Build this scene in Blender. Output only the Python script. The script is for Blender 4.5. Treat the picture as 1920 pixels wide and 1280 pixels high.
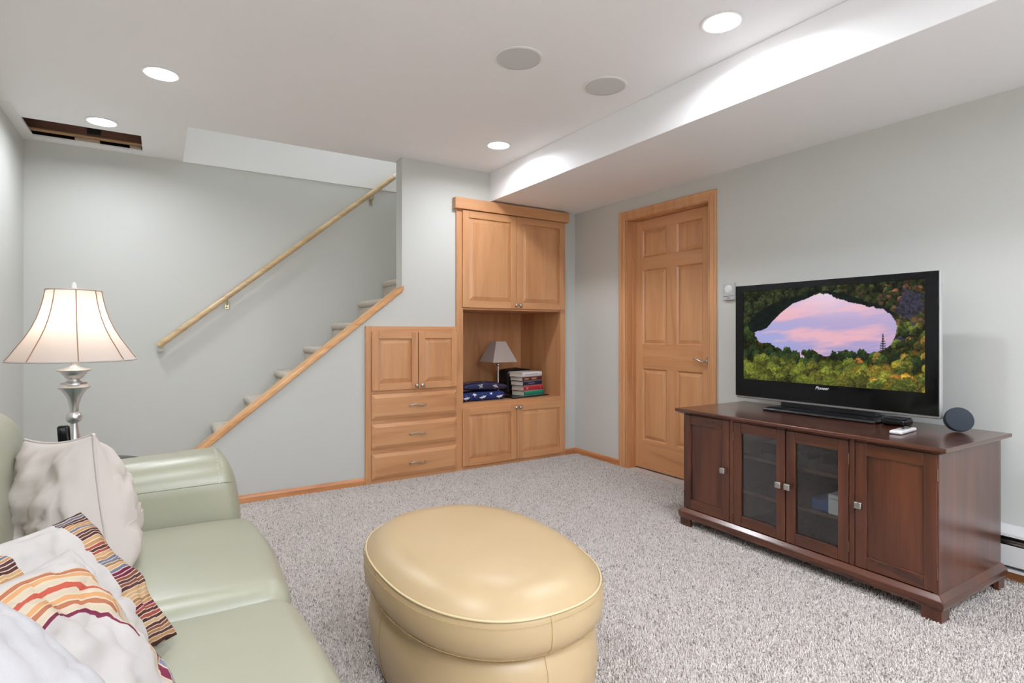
import bpy, bmesh, math, random
import numpy as np
from mathutils import Vector, Matrix, noise as mnoise

for o in list(bpy.data.objects):
    bpy.data.objects.remove(o, do_unlink=True)
SC = bpy.context.scene
COL = SC.collection
random.seed(7)
RNG = np.random.default_rng(11)

# ------------------------------------------------------------------ camera
FPX, VPY, YAW, CAMH = 1036.0, 623.5, math.radians(32.5), 1.11
cam_d = bpy.data.cameras.new('camera')
cam_d.sensor_width = 36.0
cam_d.sensor_fit = 'HORIZONTAL'
cam_d.lens = 36.0 * FPX / 1920.0
cam_d.shift_y = -(640.0 - VPY) / 1920.0
cam_d.clip_start = 0.02
cam = bpy.data.objects.new('camera', cam_d)
COL.objects.link(cam)
cam.location = (0, 0, CAMH)
cam.rotation_euler = (math.pi / 2, 0, -YAW)
SC.camera = cam

# ------------------------------------------------------------------ world, exposure, light strengths
w = bpy.data.worlds.new('world')
SC.world = w
w.use_nodes = True
w.node_tree.nodes['Background'].inputs[0].default_value = (0.8, 0.85, 0.9, 1)
w.node_tree.nodes['Background'].inputs[1].default_value = 0.3
SC.view_settings.view_transform = 'Standard'
SC.view_settings.look = 'None'
SC.view_settings.exposure = 0.5
SC.view_settings.gamma = 1.0
SC.view_settings.use_curve_mapping = False
CAN_W = 6.8            # watts of one recessed ceiling light
CAN_COL = (0.93, 0.975, 1.055)
SHAFT_W = 14.0          # upstairs ceiling light above the stairwell
WINDOW_FILL_W = 18.0            # fill light at the added rear window
UP_W = 300.0             # added unseen uplighter that bounces fill off the ceiling
LAMP_W = 1.1            # bulb of the table lamp
try:
    SC.cycles.use_denoising = True
    SC.cycles.use_adaptive_sampling = True
    SC.cycles.adaptive_threshold = 0.04
    SC.cycles.adaptive_min_samples = 24
    SC.cycles.max_bounces = 10
    SC.cycles.diffuse_bounces = 7
    SC.cycles.glossy_bounces = 4
    SC.cycles.transmission_bounces = 8
    SC.cycles.sample_clamp_indirect = 4.0
    SC.cycles.caustics_reflective = False
    SC.cycles.caustics_refractive = False
except Exception:
    pass

# ------------------------------------------------------------------ helpers
def lin(c):
    c = c / 255.0
    return c / 12.92 if c <= 0.04045 else ((c + 0.055) / 1.055) ** 2.4

def rgb(r, g, b):
    return (lin(r), lin(g), lin(b), 1.0)

class MB:
    """collects geometry for one mesh"""
    def __init__(self):
        self.v, self.f, self.uv = [], [], None

    def add(self, vs, fs):
        n = len(self.v)
        self.v += [tuple(p) for p in vs]
        self.f += [tuple(i + n for i in q) for q in fs]
        return self

    def box(self, x0, x1, y0, y1, z0, z1):
        v = [(x0, y0, z0), (x1, y0, z0), (x1, y1, z0), (x0, y1, z0), (x0, y0, z1), (x1, y0, z1), (x1, y1, z1), (x0, y1, z1)]
        return self.add(v, [(0, 3, 2, 1), (4, 5, 6, 7), (0, 1, 5, 4), (1, 2, 6, 5), (2, 3, 7, 6), (3, 0, 4, 7)])

    def prism(self, poly, axis, a, b):
        """poly: 2-D outline; extruded along axis ('x': (y,z), 'y': (x,z), 'z': (x,y)) from a to b"""
        n = len(poly)
        def P(p, t):
            return {'x': (t, p[0], p[1]), 'y': (p[0], t, p[1]), 'z': (p[0], p[1], t)}[axis]
        v = [P(p, a) for p in poly] + [P(p, b) for p in poly]
        f = [tuple(range(n))[::-1], tuple(range(n, 2 * n))]
        f += [(i, (i + 1) % n, n + (i + 1) % n, n + i) for i in range(n)]
        return self.add(v, f)

    def lathe(self, prof, n=32, c=(0, 0, 0), cap=True):
        v, f = [], []
        m = len(prof)
        for (r, z) in prof:
            for k in range(n):
                a = 2 * math.pi * k / n
                v.append((c[0] + r * math.cos(a), c[1] + r * math.sin(a), c[2] + z))
        for j in range(m - 1):
            for k in range(n):
                k2 = (k + 1) % n
                f.append((j * n + k, j * n + k2, (j + 1) * n + k2, (j + 1) * n + k))
        if cap:
            f.append(tuple(range(n))[::-1])
            f.append(tuple((m - 1) * n + k for k in range(n)))
        return self.add(v, f)

    def tube(self, pts, r, n=8, closed=False):
        pts = [Vector(p) for p in pts]
        m = len(pts)
        v, f = [], []
        up = Vector((0, 0, 1))
        prev = None
        for i, p in enumerate(pts):
            if closed:
                t = pts[(i + 1) % m] - pts[i - 1]
            else:
                t = pts[min(i + 1, m - 1)] - pts[max(i - 1, 0)]
            if t.length < 1e-9:
                t = Vector((1, 0, 0))
            t.normalize()
            if prev is None:
                a = t.cross(up)
                if a.length < 1e-3:
                    a = t.cross(Vector((1, 0, 0)))
            else:
                a = prev - t * prev.dot(t)
            a.normalize()
            prev = a
            b = t.cross(a)
            rr = r[i] if isinstance(r, (list, tuple)) else r
            for k in range(n):
                g = 2 * math.pi * k / n
                v.append(p + a * (rr * math.cos(g)) + b * (rr * math.sin(g)))
        for i in range(m if closed else m - 1):
            j = (i + 1) % m
            for k in range(n):
                k2 = (k + 1) % n
                f.append((i * n + k, i * n + k2, j * n + k2, j * n + k))
        if not closed:
            f.append(tuple(range(n))[::-1])
            f.append(tuple((m - 1) * n + k for k in range(n)))
        return self.add(v, f)

    def raised(self, u0, u1, w0, w1, d0, d1, ch, place):
        """a panel with a chamfered rim: rim at depth d0, field at d1, bevel width ch; place(u, w, d) -> 3-D"""
        v = [place(u0, w0, d0), place(u1, w0, d0), place(u1, w1, d0), place(u0, w1, d0),
             place(u0 + ch, w0 + ch, d1), place(u1 - ch, w0 + ch, d1), place(u1 - ch, w1 - ch, d1), place(u0 + ch, w1 - ch, d1)]
        return self.add(v, [(4, 5, 6, 7), (0, 1, 5, 4), (1, 2, 6, 5), (2, 3, 7, 6), (3, 0, 4, 7)])

    def rbox(self, c, h, r, seg=5, inner=8, fn=None):
        """rounded box, centre c, half sizes h, corner radius r; fn(x,y,z in local) -> displaced local point"""
        r = min(r, min(h) * 0.999)
        def axis(hh):
            a = [hh - r + r * math.tan(k * math.pi / 4 / seg) for k in range(seg, 0, -1)]
            mid = [(-1 + 2 * k / inner) * (hh - r) for k in range(inner + 1)]
            return [-x for x in a] + mid + a[::-1]
        ax = [axis(h[0]), axis(h[1]), axis(h[2])]
        idx, v, f = {}, [], []
        def vid(p):
            key = (round(p[0], 6), round(p[1], 6), round(p[2], 6))
            if key not in idx:
                q = [max(-(h[i] - r), min(h[i] - r, p[i])) for i in range(3)]
                d = Vector((p[0] - q[0], p[1] - q[1], p[2] - q[2]))
                d.normalize()
                o = (q[0] + r * d[0], q[1] + r * d[1], q[2] + r * d[2])
                if fn:
                    o = fn(*o)
                idx[key] = len(v)
                v.append((o[0] + c[0], o[1] + c[1], o[2] + c[2]))
            return idx[key]
        for k in range(3):
            i, j = (k + 1) % 3, (k + 2) % 3
            for s in (-1, 1):
                for a in range(len(ax[i]) - 1):
                    for b in range(len(ax[j]) - 1):
                        q = []
                        for (aa, bb) in ((a, b), (a + 1, b), (a + 1, b + 1), (a, b + 1)):
                            p = [0, 0, 0]
                            p[k] = s * h[k]
                            p[i] = ax[i][aa]
                            p[j] = ax[j][bb]
                            q.append(vid(p))
                        if len(set(q)) >= 3:
                            f.append(tuple(q) if s > 0 else tuple(q[::-1]))
        return self.add(v, f)

    def build(self, name, mat, parent=None, smooth=None, bevel=0.0, local=False, bseg=2, fix=True):
        off = Vector((0, 0, 0))
        if parent is not None and not local:
            p = parent
            while p is not None:
                off += p.location
                p = p.parent
        me = bpy.data.meshes.new(name)
        me.from_pydata([(a - off.x, b - off.y, c - off.z) for a, b, c in self.v], [], self.f)
        if fix:
            bm = bmesh.new()
            bm.from_mesh(me)
            bmesh.ops.recalc_face_normals(bm, faces=bm.faces)
            bm.to_mesh(me)
            bm.free()
        me.materials.append(M[mat] if isinstance(mat, str) else mat)
        if smooth is not None:
            for p in me.polygons:
                p.use_smooth = True
            me.set_sharp_from_angle(angle=math.radians(smooth))
        me.update()
        o = bpy.data.objects.new(name, me)
        COL.objects.link(o)
        if parent is not None:
            o.parent = parent
        if bevel > 0:
            b = o.modifiers.new('bevel', 'BEVEL')
            b.width = bevel
            b.segments = bseg
            b.limit_method = 'ANGLE'
            b.angle_limit = math.radians(40)
            b.harden_normals = False
        return o

def tag(o, label=None, cat=None, group=None, kind=None):
    if label: o['label'] = label
    if cat: o['category'] = cat
    if group: o['group'] = group
    if kind: o['kind'] = kind
    return o

def thing(name, label, cat, loc=(0, 0, 0), rotz=0.0, group=None):
    o = bpy.data.objects.new(name, None)
    o.empty_display_size = 0.05
    COL.objects.link(o)
    o.location = loc
    o.rotation_euler = (0, 0, rotz)
    return tag(o, label, cat, group)

def solo(mb, name, mat, label, cat, loc, group=None, **kw):
    """a thing that is one mesh, with its origin at loc"""
    mb.v = [(a - loc[0], b - loc[1], c - loc[2]) for a, b, c in mb.v]
    o = mb.build(name, mat, **kw)
    o.location = loc
    return tag(o, label, cat, group)

def struct(mb, name, mat, **kw):
    o = mb.build(name, mat, **kw)
    if o.parent is None:
        o['kind'] = 'structure'
    return o

# ------------------------------------------------------------------ materials
M = {}

def new_mat(name):
    m = bpy.data.materials.new(name)
    m.use_nodes = True
    nt = m.node_tree
    return m, nt, nt.nodes['Principled BSDF']

def plain(name, col, rough=0.5, metal=0.0, spec=0.5, bump=0.0, bscale=200.0, var=0.0, vscale=3.0, coat=0.0, bdist=0.002):
    m, nt, b = new_mat(name)
    b.inputs['Base Color'].default_value = col
    b.inputs['Roughness'].default_value = rough
    b.inputs['Metallic'].default_value = metal
    b.inputs['Specular IOR Level'].default_value = spec
    b.inputs['Coat Weight'].default_value = coat
    tc = nt.nodes.new('ShaderNodeTexCoord')
    if var > 0:
        n = nt.nodes.new('ShaderNodeTexNoise')
        n.inputs['Scale'].default_value = vscale
        n.inputs['Detail'].default_value = 4
        nt.links.new(tc.outputs['Object'], n.inputs['Vector'])
        r = nt.nodes.new('ShaderNodeValToRGB')
        r.color_ramp.elements[0].position = 0.3
        r.color_ramp.elements[1].position = 0.7
        r.color_ramp.elements[0].color = tuple(c * (1 - var) for c in col[:3]) + (1,)
        r.color_ramp.elements[1].color = tuple(min(1, c * (1 + var)) for c in col[:3]) + (1,)
        nt.links.new(n.outputs['Fac'], r.inputs['Fac'])
        nt.links.new(r.outputs['Color'], b.inputs['Base Color'])
    if bump > 0:
        n2 = nt.nodes.new('ShaderNodeTexNoise')
        n2.inputs['Scale'].default_value = bscale
        n2.inputs['Detail'].default_value = 3
        nt.links.new(tc.outputs['Object'], n2.inputs['Vector'])
        bp = nt.nodes.new('ShaderNodeBump')
        bp.inputs['Strength'].default_value = bump
        bp.inputs['Distance'].default_value = bdist
        nt.links.new(n2.outputs['Fac'], bp.inputs['Height'])
        nt.links.new(bp.outputs['Normal'], b.inputs['Normal'])
    M[name] = m
    return m

def wood(name, dark, mid, light, axis='z', rough=0.38, fig=1.0, coat=0.15):
    m, nt, b = new_mat(name)
    tc = nt.nodes.new('ShaderNodeTexCoord')
    mp = nt.nodes.new('ShaderNodeMapping')
    s = [9.0, 9.0, 9.0]
    s['xyz'.index(axis)] = 0.9
    mp.inputs['Scale'].default_value = s
    nt.links.new(tc.outputs['Object'], mp.inputs['Vector'])
    n1 = nt.nodes.new('ShaderNodeTexNoise')
    n1.inputs['Scale'].default_value = 1.3
    n1.inputs['Detail'].default_value = 5
    n1.inputs['Distortion'].default_value = 0.8 * fig
    nt.links.new(mp.outputs['Vector'], n1.inputs['Vector'])
    mp2 = nt.nodes.new('ShaderNodeMapping')
    s2 = [160.0, 160.0, 160.0]
    s2['xyz'.index(axis)] = 4.0
    mp2.inputs['Scale'].default_value = s2
    nt.links.new(tc.outputs['Object'], mp2.inputs['Vector'])
    n2 = nt.nodes.new('ShaderNodeTexNoise')
    n2.inputs['Scale'].default_value = 1.0
    n2.inputs['Detail'].default_value = 2
    nt.links.new(mp2.outputs['Vector'], n2.inputs['Vector'])
    mx = nt.nodes.new('ShaderNodeMath')
    mx.operation = 'MULTIPLY_ADD'
    nt.links.new(n2.outputs['Fac'], mx.inputs[0])
    mx.inputs[1].default_value = 0.22
    nt.links.new(n1.outputs['Fac'], mx.inputs[2])
    r = nt.nodes.new('ShaderNodeValToRGB')
    e = r.color_ramp.elements
    e[0].position, e[0].color = 0.38, dark
    e[1].position, e[1].color = 0.8, light
    k = e.new(0.58)
    k.color = mid
    nt.links.new(mx.outputs[0], r.inputs['Fac'])
    nt.links.new(r.outputs['Color'], b.inputs['Base Color'])
    b.inputs['Roughness'].default_value = rough
    b.inputs['Coat Weight'].default_value = coat
    b.inputs['Coat Roughness'].default_value = 0.25
    M[name] = m
    return m

def emit(name, col, strength):
    m, nt, b = new_mat(name)
    b.inputs['Base Color'].default_value = col
    b.inputs['Emission Color'].default_value = col
    b.inputs['Emission Strength'].default_value = strength
    M[name] = m
    return m

plain('paint_wall', rgb(200, 201, 196), 0.65, bump=0.05, bscale=90, spec=0.3)
plain('paint_ceiling', rgb(243, 243, 244), 0.75, spec=0.2, bump=0.04, bscale=70)
plain('paint_white', rgb(236, 236, 234), 0.6, spec=0.3)
wood('maple', rgb(178, 124, 82), rgb(194, 141, 97), rgb(202, 151, 106), 'z')
wood('maple_across', rgb(178, 124, 82), rgb(194, 141, 97), rgb(202, 151, 106), 'x')
wood('maple_deep', rgb(178, 124, 82), rgb(194, 141, 97), rgb(202, 151, 106), 'y')
wood('pine_rail', rgb(168, 138, 100), rgb(196, 168, 126), rgb(214, 190, 150), 'x', rough=0.3)
wood('trim_oak', rgb(160, 100, 58), rgb(188, 126, 78), rgb(205, 146, 96), 'x')
wood('trim_oak_deep', rgb(160, 100, 58), rgb(188, 126, 78), rgb(205, 146, 96), 'y')
wood('cherry', rgb(50, 24, 15), rgb(70, 35, 21), rgb(88, 47, 29), 'z', rough=0.28, coat=0.4)
wood('cherry_across', rgb(50, 24, 15), rgb(70, 35, 21), rgb(88, 47, 29), 'y', rough=0.22, coat=0.5)
wood('joist_wood', rgb(96, 64, 48), rgb(124, 86, 68), rgb(142, 104, 84), 'x', rough=0.7, coat=0)
wood('lath_wood', rgb(150, 112, 76), rgb(178, 142, 102), rgb(196, 162, 120), 'x', rough=0.7, coat=0)
plain('plaster_block', rgb(176, 158, 138), 0.9, var=0.1, vscale=25)
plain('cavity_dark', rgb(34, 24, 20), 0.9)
plain('insulation_grey', rgb(150, 148, 150), 0.9, var=0.1, vscale=30)
plain('nickel', rgb(190, 188, 184), 0.28, metal=1.0)
plain('silver_lamp', rgb(222, 222, 222), 0.3, metal=1.0)
plain('brass_dull', rgb(190, 176, 140), 0.3, metal=1.0)
plain('hinge_bronze', rgb(120, 100, 78), 0.4, metal=1.0)
plain('chrome', rgb(215, 215, 215), 0.1, metal=1.0)
plain('black_gloss', rgb(6, 7, 9), 0.07, spec=0.35)
plain('black_plastic', rgb(14, 15, 18), 0.3)
plain('black_matte', rgb(16, 16, 18), 0.55)
plain('silver_plastic', rgb(190, 190, 190), 0.35, metal=0.3)
plain('white_plastic', rgb(226, 226, 226), 0.35)
plain('grey_plastic', rgb(120, 130, 140), 0.4)
plain('speaker_cloth', rgb(30, 36, 44), 0.9, bump=0.4, bscale=900)
plain('grille_grey', rgb(208, 208, 208), 0.8, bump=0.3, bscale=1200)
plain('leather_sage', rgb(152, 151, 131), 0.34, spec=0.5, bump=0.08, bscale=330, var=0.03, vscale=5)
plain('leather_tan', rgb(179, 155, 118), 0.36, spec=0.5, bump=0.08, bscale=330, var=0.03, vscale=5)
plain('leather_tan_edge', rgb(206, 186, 146), 0.4)
plain('stitch_tan', rgb(168, 142, 96), 0.7)
plain('seam_sage', rgb(118, 118, 98), 0.7)
plain('stitch_sage', rgb(206, 206, 190), 0.7)
plain('cream_cotton', rgb(196, 187, 180), 0.9, spec=0.1, bump=0.15, bscale=900, var=0.03, vscale=4)
plain('white_cotton', rgb(172, 169, 169), 0.9, spec=0.1, bump=0.15, bscale=900)
plain('shade_seam', rgb(150, 116, 88), 0.8)
plain('grey_linen', rgb(196, 186, 180), 0.9, bump=0.2, bscale=900)
plain('flag_blue', rgb(16, 34, 92), 0.8, bump=0.2, bscale=500)
plain('star_white', rgb(226, 226, 226), 0.8)
plain('page_paper', rgb(206, 196, 182), 0.9, bump=0.3, bscale=600)
plain('book_white', rgb(222, 222, 224), 0.4)
plain('book_maroon', rgb(86, 22, 34), 0.5, var=0.15, vscale=40)
plain('book_navy', rgb(24, 22, 60), 0.5)
plain('book_red', rgb(170, 28, 48), 0.5)
plain('book_green', rgb(10, 122, 98), 0.5)
plain('gilt', rgb(190, 160, 110), 0.4, metal=0.6)
plain('red_cloth', rgb(160, 30, 40), 0.7)
plain('card_white', rgb(230, 230, 232), 0.6)
plain('card_blue', rgb(24, 78, 140), 0.5)
plain('heater_white', rgb(222, 222, 222), 0.35)
plain('bulb_glass', rgb(240, 240, 240), 0.1)
plain('carpet_base', rgb(196, 186, 179), 0.95, spec=0.1, var=0.12, vscale=160, bump=0.6, bscale=180, bdist=0.006)
plain('stair_carpet', rgb(204, 195, 182), 0.95, spec=0.1, var=0.35, vscale=170, bump=0.9, bscale=170, bdist=0.008)
emit('lens_glow', (0.99, 0.985, 1.0, 1), 22.0)

def glass(name, col, rough=0.02, alpha=0.12):
    m, nt, b = new_mat(name)
    out = nt.nodes['Material Output']
    tr = nt.nodes.new('ShaderNodeBsdfTransparent')
    tr.inputs[0].default_value = col
    gl = nt.nodes.new('ShaderNodeBsdfGlossy')
    gl.inputs['Roughness'].default_value = rough
    fr = nt.nodes.new('ShaderNodeFresnel')
    fr.inputs['IOR'].default_value = 1.5
    ad = nt.nodes.new('ShaderNodeMath')
    ad.operation = 'ADD'
    nt.links.new(fr.outputs[0], ad.inputs[0])
    ad.inputs[1].default_value = alpha
    ms = nt.nodes.new('ShaderNodeMixShader')
    nt.links.new(ad.outputs[0], ms.inputs[0])
    nt.links.new(tr.outputs[0], ms.inputs[1])
    nt.links.new(gl.outputs[0], ms.inputs[2])
    nt.links.new(ms.outputs[0], out.inputs['Surface'])
    M[name] = m
    return m

glass('door_glass', (0.93, 0.95, 0.97, 1), 0.03, 0.015)
glass('table_glass', (0.70, 0.82, 0.80, 1), 0.02, 0.04)
glass('plastic_wrap', (0.93, 0.94, 0.96, 1), 0.12, 0.06)
plain('finial_glass', rgb(232, 236, 236), 0.1, coat=0.5)

def shade_mat():
    m, nt, b = new_mat('shade_fabric')
    out = nt.nodes['Material Output']
    df = nt.nodes.new('ShaderNodeBsdfDiffuse')
    df.inputs[0].default_value = rgb(226, 216, 209)
    tl = nt.nodes.new('ShaderNodeBsdfTranslucent')
    tl.inputs[0].default_value = rgb(248, 234, 224)
    ms = nt.nodes.new('ShaderNodeMixShader')
    ms.inputs[0].default_value = 0.5
    nt.links.new(df.outputs[0], ms.inputs[1])
    nt.links.new(tl.outputs[0], ms.inputs[2])
    nt.links.new(ms.outputs[0], out.inputs['Surface'])
    M['shade_fabric'] = m
shade_mat()

def tuft_mat():
    m, nt, b = new_mat('carpet_tuft')
    g = nt.nodes.new('ShaderNodeNewGeometry')
    r = nt.nodes.new('ShaderNodeValToRGB')
    e = r.color_ramp.elements
    e[0].position, e[0].color = 0.0, rgb(150, 141, 136)
    e[1].position, e[1].color = 1.0, rgb(231, 223, 217)
    k = e.new(0.16); k.color = rgb(205, 195, 188)
    k = e.new(0.6); k.color = rgb(218, 209, 202)
    nt.links.new(g.outputs['Random Per Island'], r.inputs['Fac'])
    nt.links.new(r.outputs['Color'], b.inputs['Base Color'])
    b.inputs['Roughness'].default_value = 0.95
    b.inputs['Specular IOR Level'].default_value = 0.1
    M['carpet_tuft'] = m
tuft_mat()

STRIPES = [(92, 54, 40), (150, 112, 76), (84, 88, 102), (74, 20, 40), (164, 130, 92), (54, 30, 28), (120, 56, 48), (122, 92, 64), (58, 34, 36), (160, 134, 102)]

def stripe_mat(name, base, mode):
    """printed cotton: stripes laid out on the cushion's own UV"""
    m, nt, b = new_mat(name)
    N = nt.nodes
    L = nt.links
    def mth(op, a, c=None):
        n = N.new('ShaderNodeMath')
        n.operation = op
        for i, q in enumerate((a, c)):
            if q is None: continue
            if isinstance(q, (int, float)): n.inputs[i].default_value = q
            else: L.new(q, n.inputs[i])
        return n.outputs[0]
    uv = N.new('ShaderNodeUVMap')
    uv.uv_map = 'UVMap'
    sp = N.new('ShaderNodeSeparateXYZ')
    L.new(uv.outputs[0], sp.inputs[0])
    U, V = sp.outputs[0], sp.outputs[1]
    wob = N.new('ShaderNodeTexNoise')
    wob.inputs['Scale'].default_value = 6
    L.new(uv.outputs[0], wob.inputs['Vector'])
    wv = mth('MULTIPLY', mth('SUBTRACT', wob.outputs['Fac'], 0.5), 0.04)
    if mode == 'band':
        coord, cnt = mth('ADD', V, wv), 46.0
        mask = mth('GREATER_THAN', mth('ABSOLUTE', mth('SUBTRACT', U, 0.5)), 0.21)
    else:
        # a sheaf of stripes that bends round towards the right edge, and a second strip along that edge
        du, dv = mth('SUBTRACT', U, 0.50), mth('SUBTRACT', V, 0.36)
        rr = mth('ADD', mth('SQRT', mth('ADD', mth('MULTIPLY', du, du), mth('MULTIPLY', dv, dv))), wv)
        cnt = 34.0
        k = mth('FLOOR', mth('MULTIPLY', rr, cnt))
        wn0 = N.new('ShaderNodeTexWhiteNoise')
        wn0.noise_dimensions = '1D'
        L.new(mth('ADD', k, 3.3), wn0.inputs['W'])
        lim = mth('ADD', mth('MULTIPLY', wn0.outputs['Value'], 0.20), 0.36)
        m2 = mth('LESS_THAN', mth('ABSOLUTE', mth('SUBTRACT', rr, 0.43)), 0.13)
        ring = mth('MULTIPLY', m2, mth('GREATER_THAN', V, lim))
        strip = mth('MULTIPLY', mth('GREATER_THAN', U, 0.84), mth('LESS_THAN', V, 0.34))
        mask = mth('MAXIMUM', ring, strip)
        coord = mth('ADD', mth('MULTIPLY', rr, mth('SUBTRACT', 1.0, strip)), mth('MULTIPLY', mth('ADD', U, wv), strip))
    sc = mth('MULTIPLY', coord, cnt)
    idx = mth('FLOOR', sc)
    fr = mth('FRACT', sc)
    wn = N.new('ShaderNodeTexWhiteNoise')
    wn.noise_dimensions = '1D'
    L.new(idx, wn.inputs['W'])
    rp = N.new('ShaderNodeValToRGB')
    rp.color_ramp.interpolation = 'CONSTANT'
    e = rp.color_ramp.elements
    pal = STRIPES if mode == 'band' else [(138, 86, 62), (176, 138, 100), (156, 76, 62), (178, 164, 144), (104, 106, 120), (82, 30, 46), (172, 128, 88), (150, 70, 56)]
    e[0].position, e[0].color = 0.0, rgb(*pal[0])
    e[1].position, e[1].color = 1.0 / len(pal), rgb(*pal[1])
    for i in range(2, len(pal)):
        q = e.new(i / len(pal))
        q.color = rgb(*pal[i])
    L.new(wn.outputs['Value'], rp.inputs['Fac'])
    line = mth('GREATER_THAN', fr, 0.78)
    mx1 = N.new('ShaderNodeMix')
    mx1.data_type = 'RGBA'
    L.new(line, mx1.inputs['Factor'])
    L.new(rp.outputs['Color'], mx1.inputs['A'])
    mx1.inputs['B'].default_value = rgb(186, 170, 148)
    mx2 = N.new('ShaderNodeMix')
    mx2.data_type = 'RGBA'
    L.new(mask, mx2.inputs['Factor'])
    mx2.inputs['A'].default_value = base
    L.new(mx1.outputs['Result'], mx2.inputs['B'])
    L.new(mx2.outputs['Result'], b.inputs['Base Color'])
    b.inputs['Roughness'].default_value = 0.9
    b.inputs['Specular IOR Level'].default_value = 0.1
    M[name] = m
stripe_mat('striped_band_cotton', rgb(176, 170, 165), 'band')
stripe_mat('striped_print_cotton', rgb(176, 170, 165), 'print')

# ------------------------------------------------------------------ the room
XL, XR, YB, YF, YR, ZC = -0.79, 3.222, 3.98, 4.99, -2.4, 2.44
ZS, XS = 2.2, 2.318        # soffit underside and side

floor = struct(MB().box(XL - 0.1, XR + 0.15, YR - 0.1, YF + 0.1, -0.1, 0.0), 'floor', 'carpet_base')

# carpet pile: tens of thousands of yarn tufts over the open floor
def carpet_pile():
    sp = 0.0068
    xs = np.arange(0.0, XR - 0.005, sp)
    ys = np.arange(0.2, YB - 0.004, sp)
    gx, gy = np.meshgrid(xs, ys)
    x = gx.ravel() + RNG.uniform(-0.45, 0.45, gx.size) * sp
    y = gy.ravel() + RNG.uniform(-0.45, 0.45, gx.size) * sp
    r = x * math.cos(YAW) - y * math.sin(YAW)
    fw = x * math.sin(YAW) + y * math.cos(YAW)
    keep = (fw > 1.55) & (r / fw < 1.02) & (r / fw > -0.62) & (x < XR - 0.012) & (y < YB - 0.035)
    keep &= ~((x > 2.62) & (y > 1.0) & (y < 2.05))
    keep &= ~((((x - 0.877) / 0.27) ** 2 + ((y - 1.59) / 0.37) ** 2) < 1)
    x, y = x[keep], y[keep]
    n = x.size
    ang = RNG.uniform(0, 2 * math.pi, n)
    rad = RNG.uniform(0.0032, 0.0052, n)
    hgt = RNG.uniform(0.006, 0.0115, n)
    la = RNG.uniform(0, 2 * math.pi, n)
    ll = RNG.uniform(0.0, 0.006, n)
    P = np.zeros((n, 6, 3))
    for k in range(3):
        a = ang + k * 2 * math.pi / 3
        P[:, k, 0] = x + rad * np.cos(a)
        P[:, k, 1] = y + rad * np.sin(a)
        P[:, k, 2] = 0.0005
        a2 = a + 0.8
        P[:, 3 + k, 0] = x + ll * np.cos(la) + rad * 0.62 * np.cos(a2)
        P[:, 3 + k, 1] = y + ll * np.sin(la) + rad * 0.62 * np.sin(a2)
        P[:, 3 + k, 2] = hgt
    tri = np.array([[0, 1, 4], [0, 4, 3], [1, 2, 5], [1, 5, 4], [2, 0, 3], [2, 3, 5], [3, 4, 5]])
    F = (tri[None] + (np.arange(n) * 6)[:, None, None]).reshape(-1, 3)
    me = bpy.data.meshes.new('carpet_pile')
    me.vertices.add(n * 6)
    me.vertices.foreach_set('co', P.reshape(-1))
    nf = F.shape[0]
    me.loops.add(nf * 3)
    me.loops.foreach_set('vertex_index', F.reshape(-1).astype(np.int32))
    me.polygons.add(nf)
    me.polygons.foreach_set('loop_start', (np.arange(nf) * 3).astype(np.int32))
    me.update(calc_edges=True)
    me.materials.append(M['carpet_tuft'])
    o = bpy.data.objects.new('carpet_pile', me)
    COL.objects.link(o)
    o.parent = floor
    o['kind'] = 'stuff'
carpet_pile()

# ceiling with the stairwell opening and the cut-out by the left wall
HX0, HX1, HY0, HY1 = -0.725, -0.108, 4.50, 4.885
SX0, SY0 = 0.15, 4.14
c = MB()
c.box(XL - 0.1, XR + 0.15, YR - 0.1, SY0, ZC, ZC + 0.012)
c.box(XL - 0.1, SX0, SY0, HY0, ZC, ZC + 0.012)
c.box(XL - 0.1, HX0, HY0, HY1, ZC, ZC + 0.012)
c.box(HX1, SX0, HY0, HY1, ZC, ZC + 0.012)
c.box(XL - 0.1, SX0, HY1, YF + 0.1, ZC, ZC + 0.012)
ceiling = struct(c, 'ceiling', 'paint_ceiling')
MB().box(XS, XR + 0.05, YR, YB + 0.05, ZS, ZC - 0.0005).build('soffit', 'paint_ceiling', ceiling, bevel=0.003)
MB().box(XL, HX0, 4.25, YF, ZC - 0.003, ZC - 0.0003).build('corner_strip', 'paint_white', ceiling)
# inside of the cut-out
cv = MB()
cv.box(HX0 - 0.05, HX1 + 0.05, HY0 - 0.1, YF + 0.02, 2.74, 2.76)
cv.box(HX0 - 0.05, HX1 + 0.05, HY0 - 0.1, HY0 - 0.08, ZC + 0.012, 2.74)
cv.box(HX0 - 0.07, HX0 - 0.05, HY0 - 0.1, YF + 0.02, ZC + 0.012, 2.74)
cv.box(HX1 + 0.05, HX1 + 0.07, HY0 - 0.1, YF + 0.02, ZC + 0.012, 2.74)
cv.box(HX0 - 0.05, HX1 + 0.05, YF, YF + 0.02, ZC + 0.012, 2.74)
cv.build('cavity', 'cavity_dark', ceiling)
MB().box(HX0 - 0.05, HX1 + 0.05, 4.84, 4.88, 2.482, 2.74).build('joist', 'joist_wood', ceiling)
MB().box(HX0 - 0.05, HX1 + 0.05, 4.832, 4.884, 2.474, 2.482).build('lath', 'lath_wood', ceiling)
MB().box(-0.50, -0.36, 4.862, 4.90, ZC + 0.013, 2.474).build('plaster_block', 'plaster_block', ceiling, bevel=0.004)
MB().box(-0.185, -0.115, 4.862, 4.90, ZC + 0.013, 2.474).build('plaster_block', 'plaster_block', ceiling, bevel=0.004)
MB().box(-0.43, -0.35, 4.837, 4.84, 2.495, 2.60).build('metal_bracket', 'nickel', ceiling)

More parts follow.
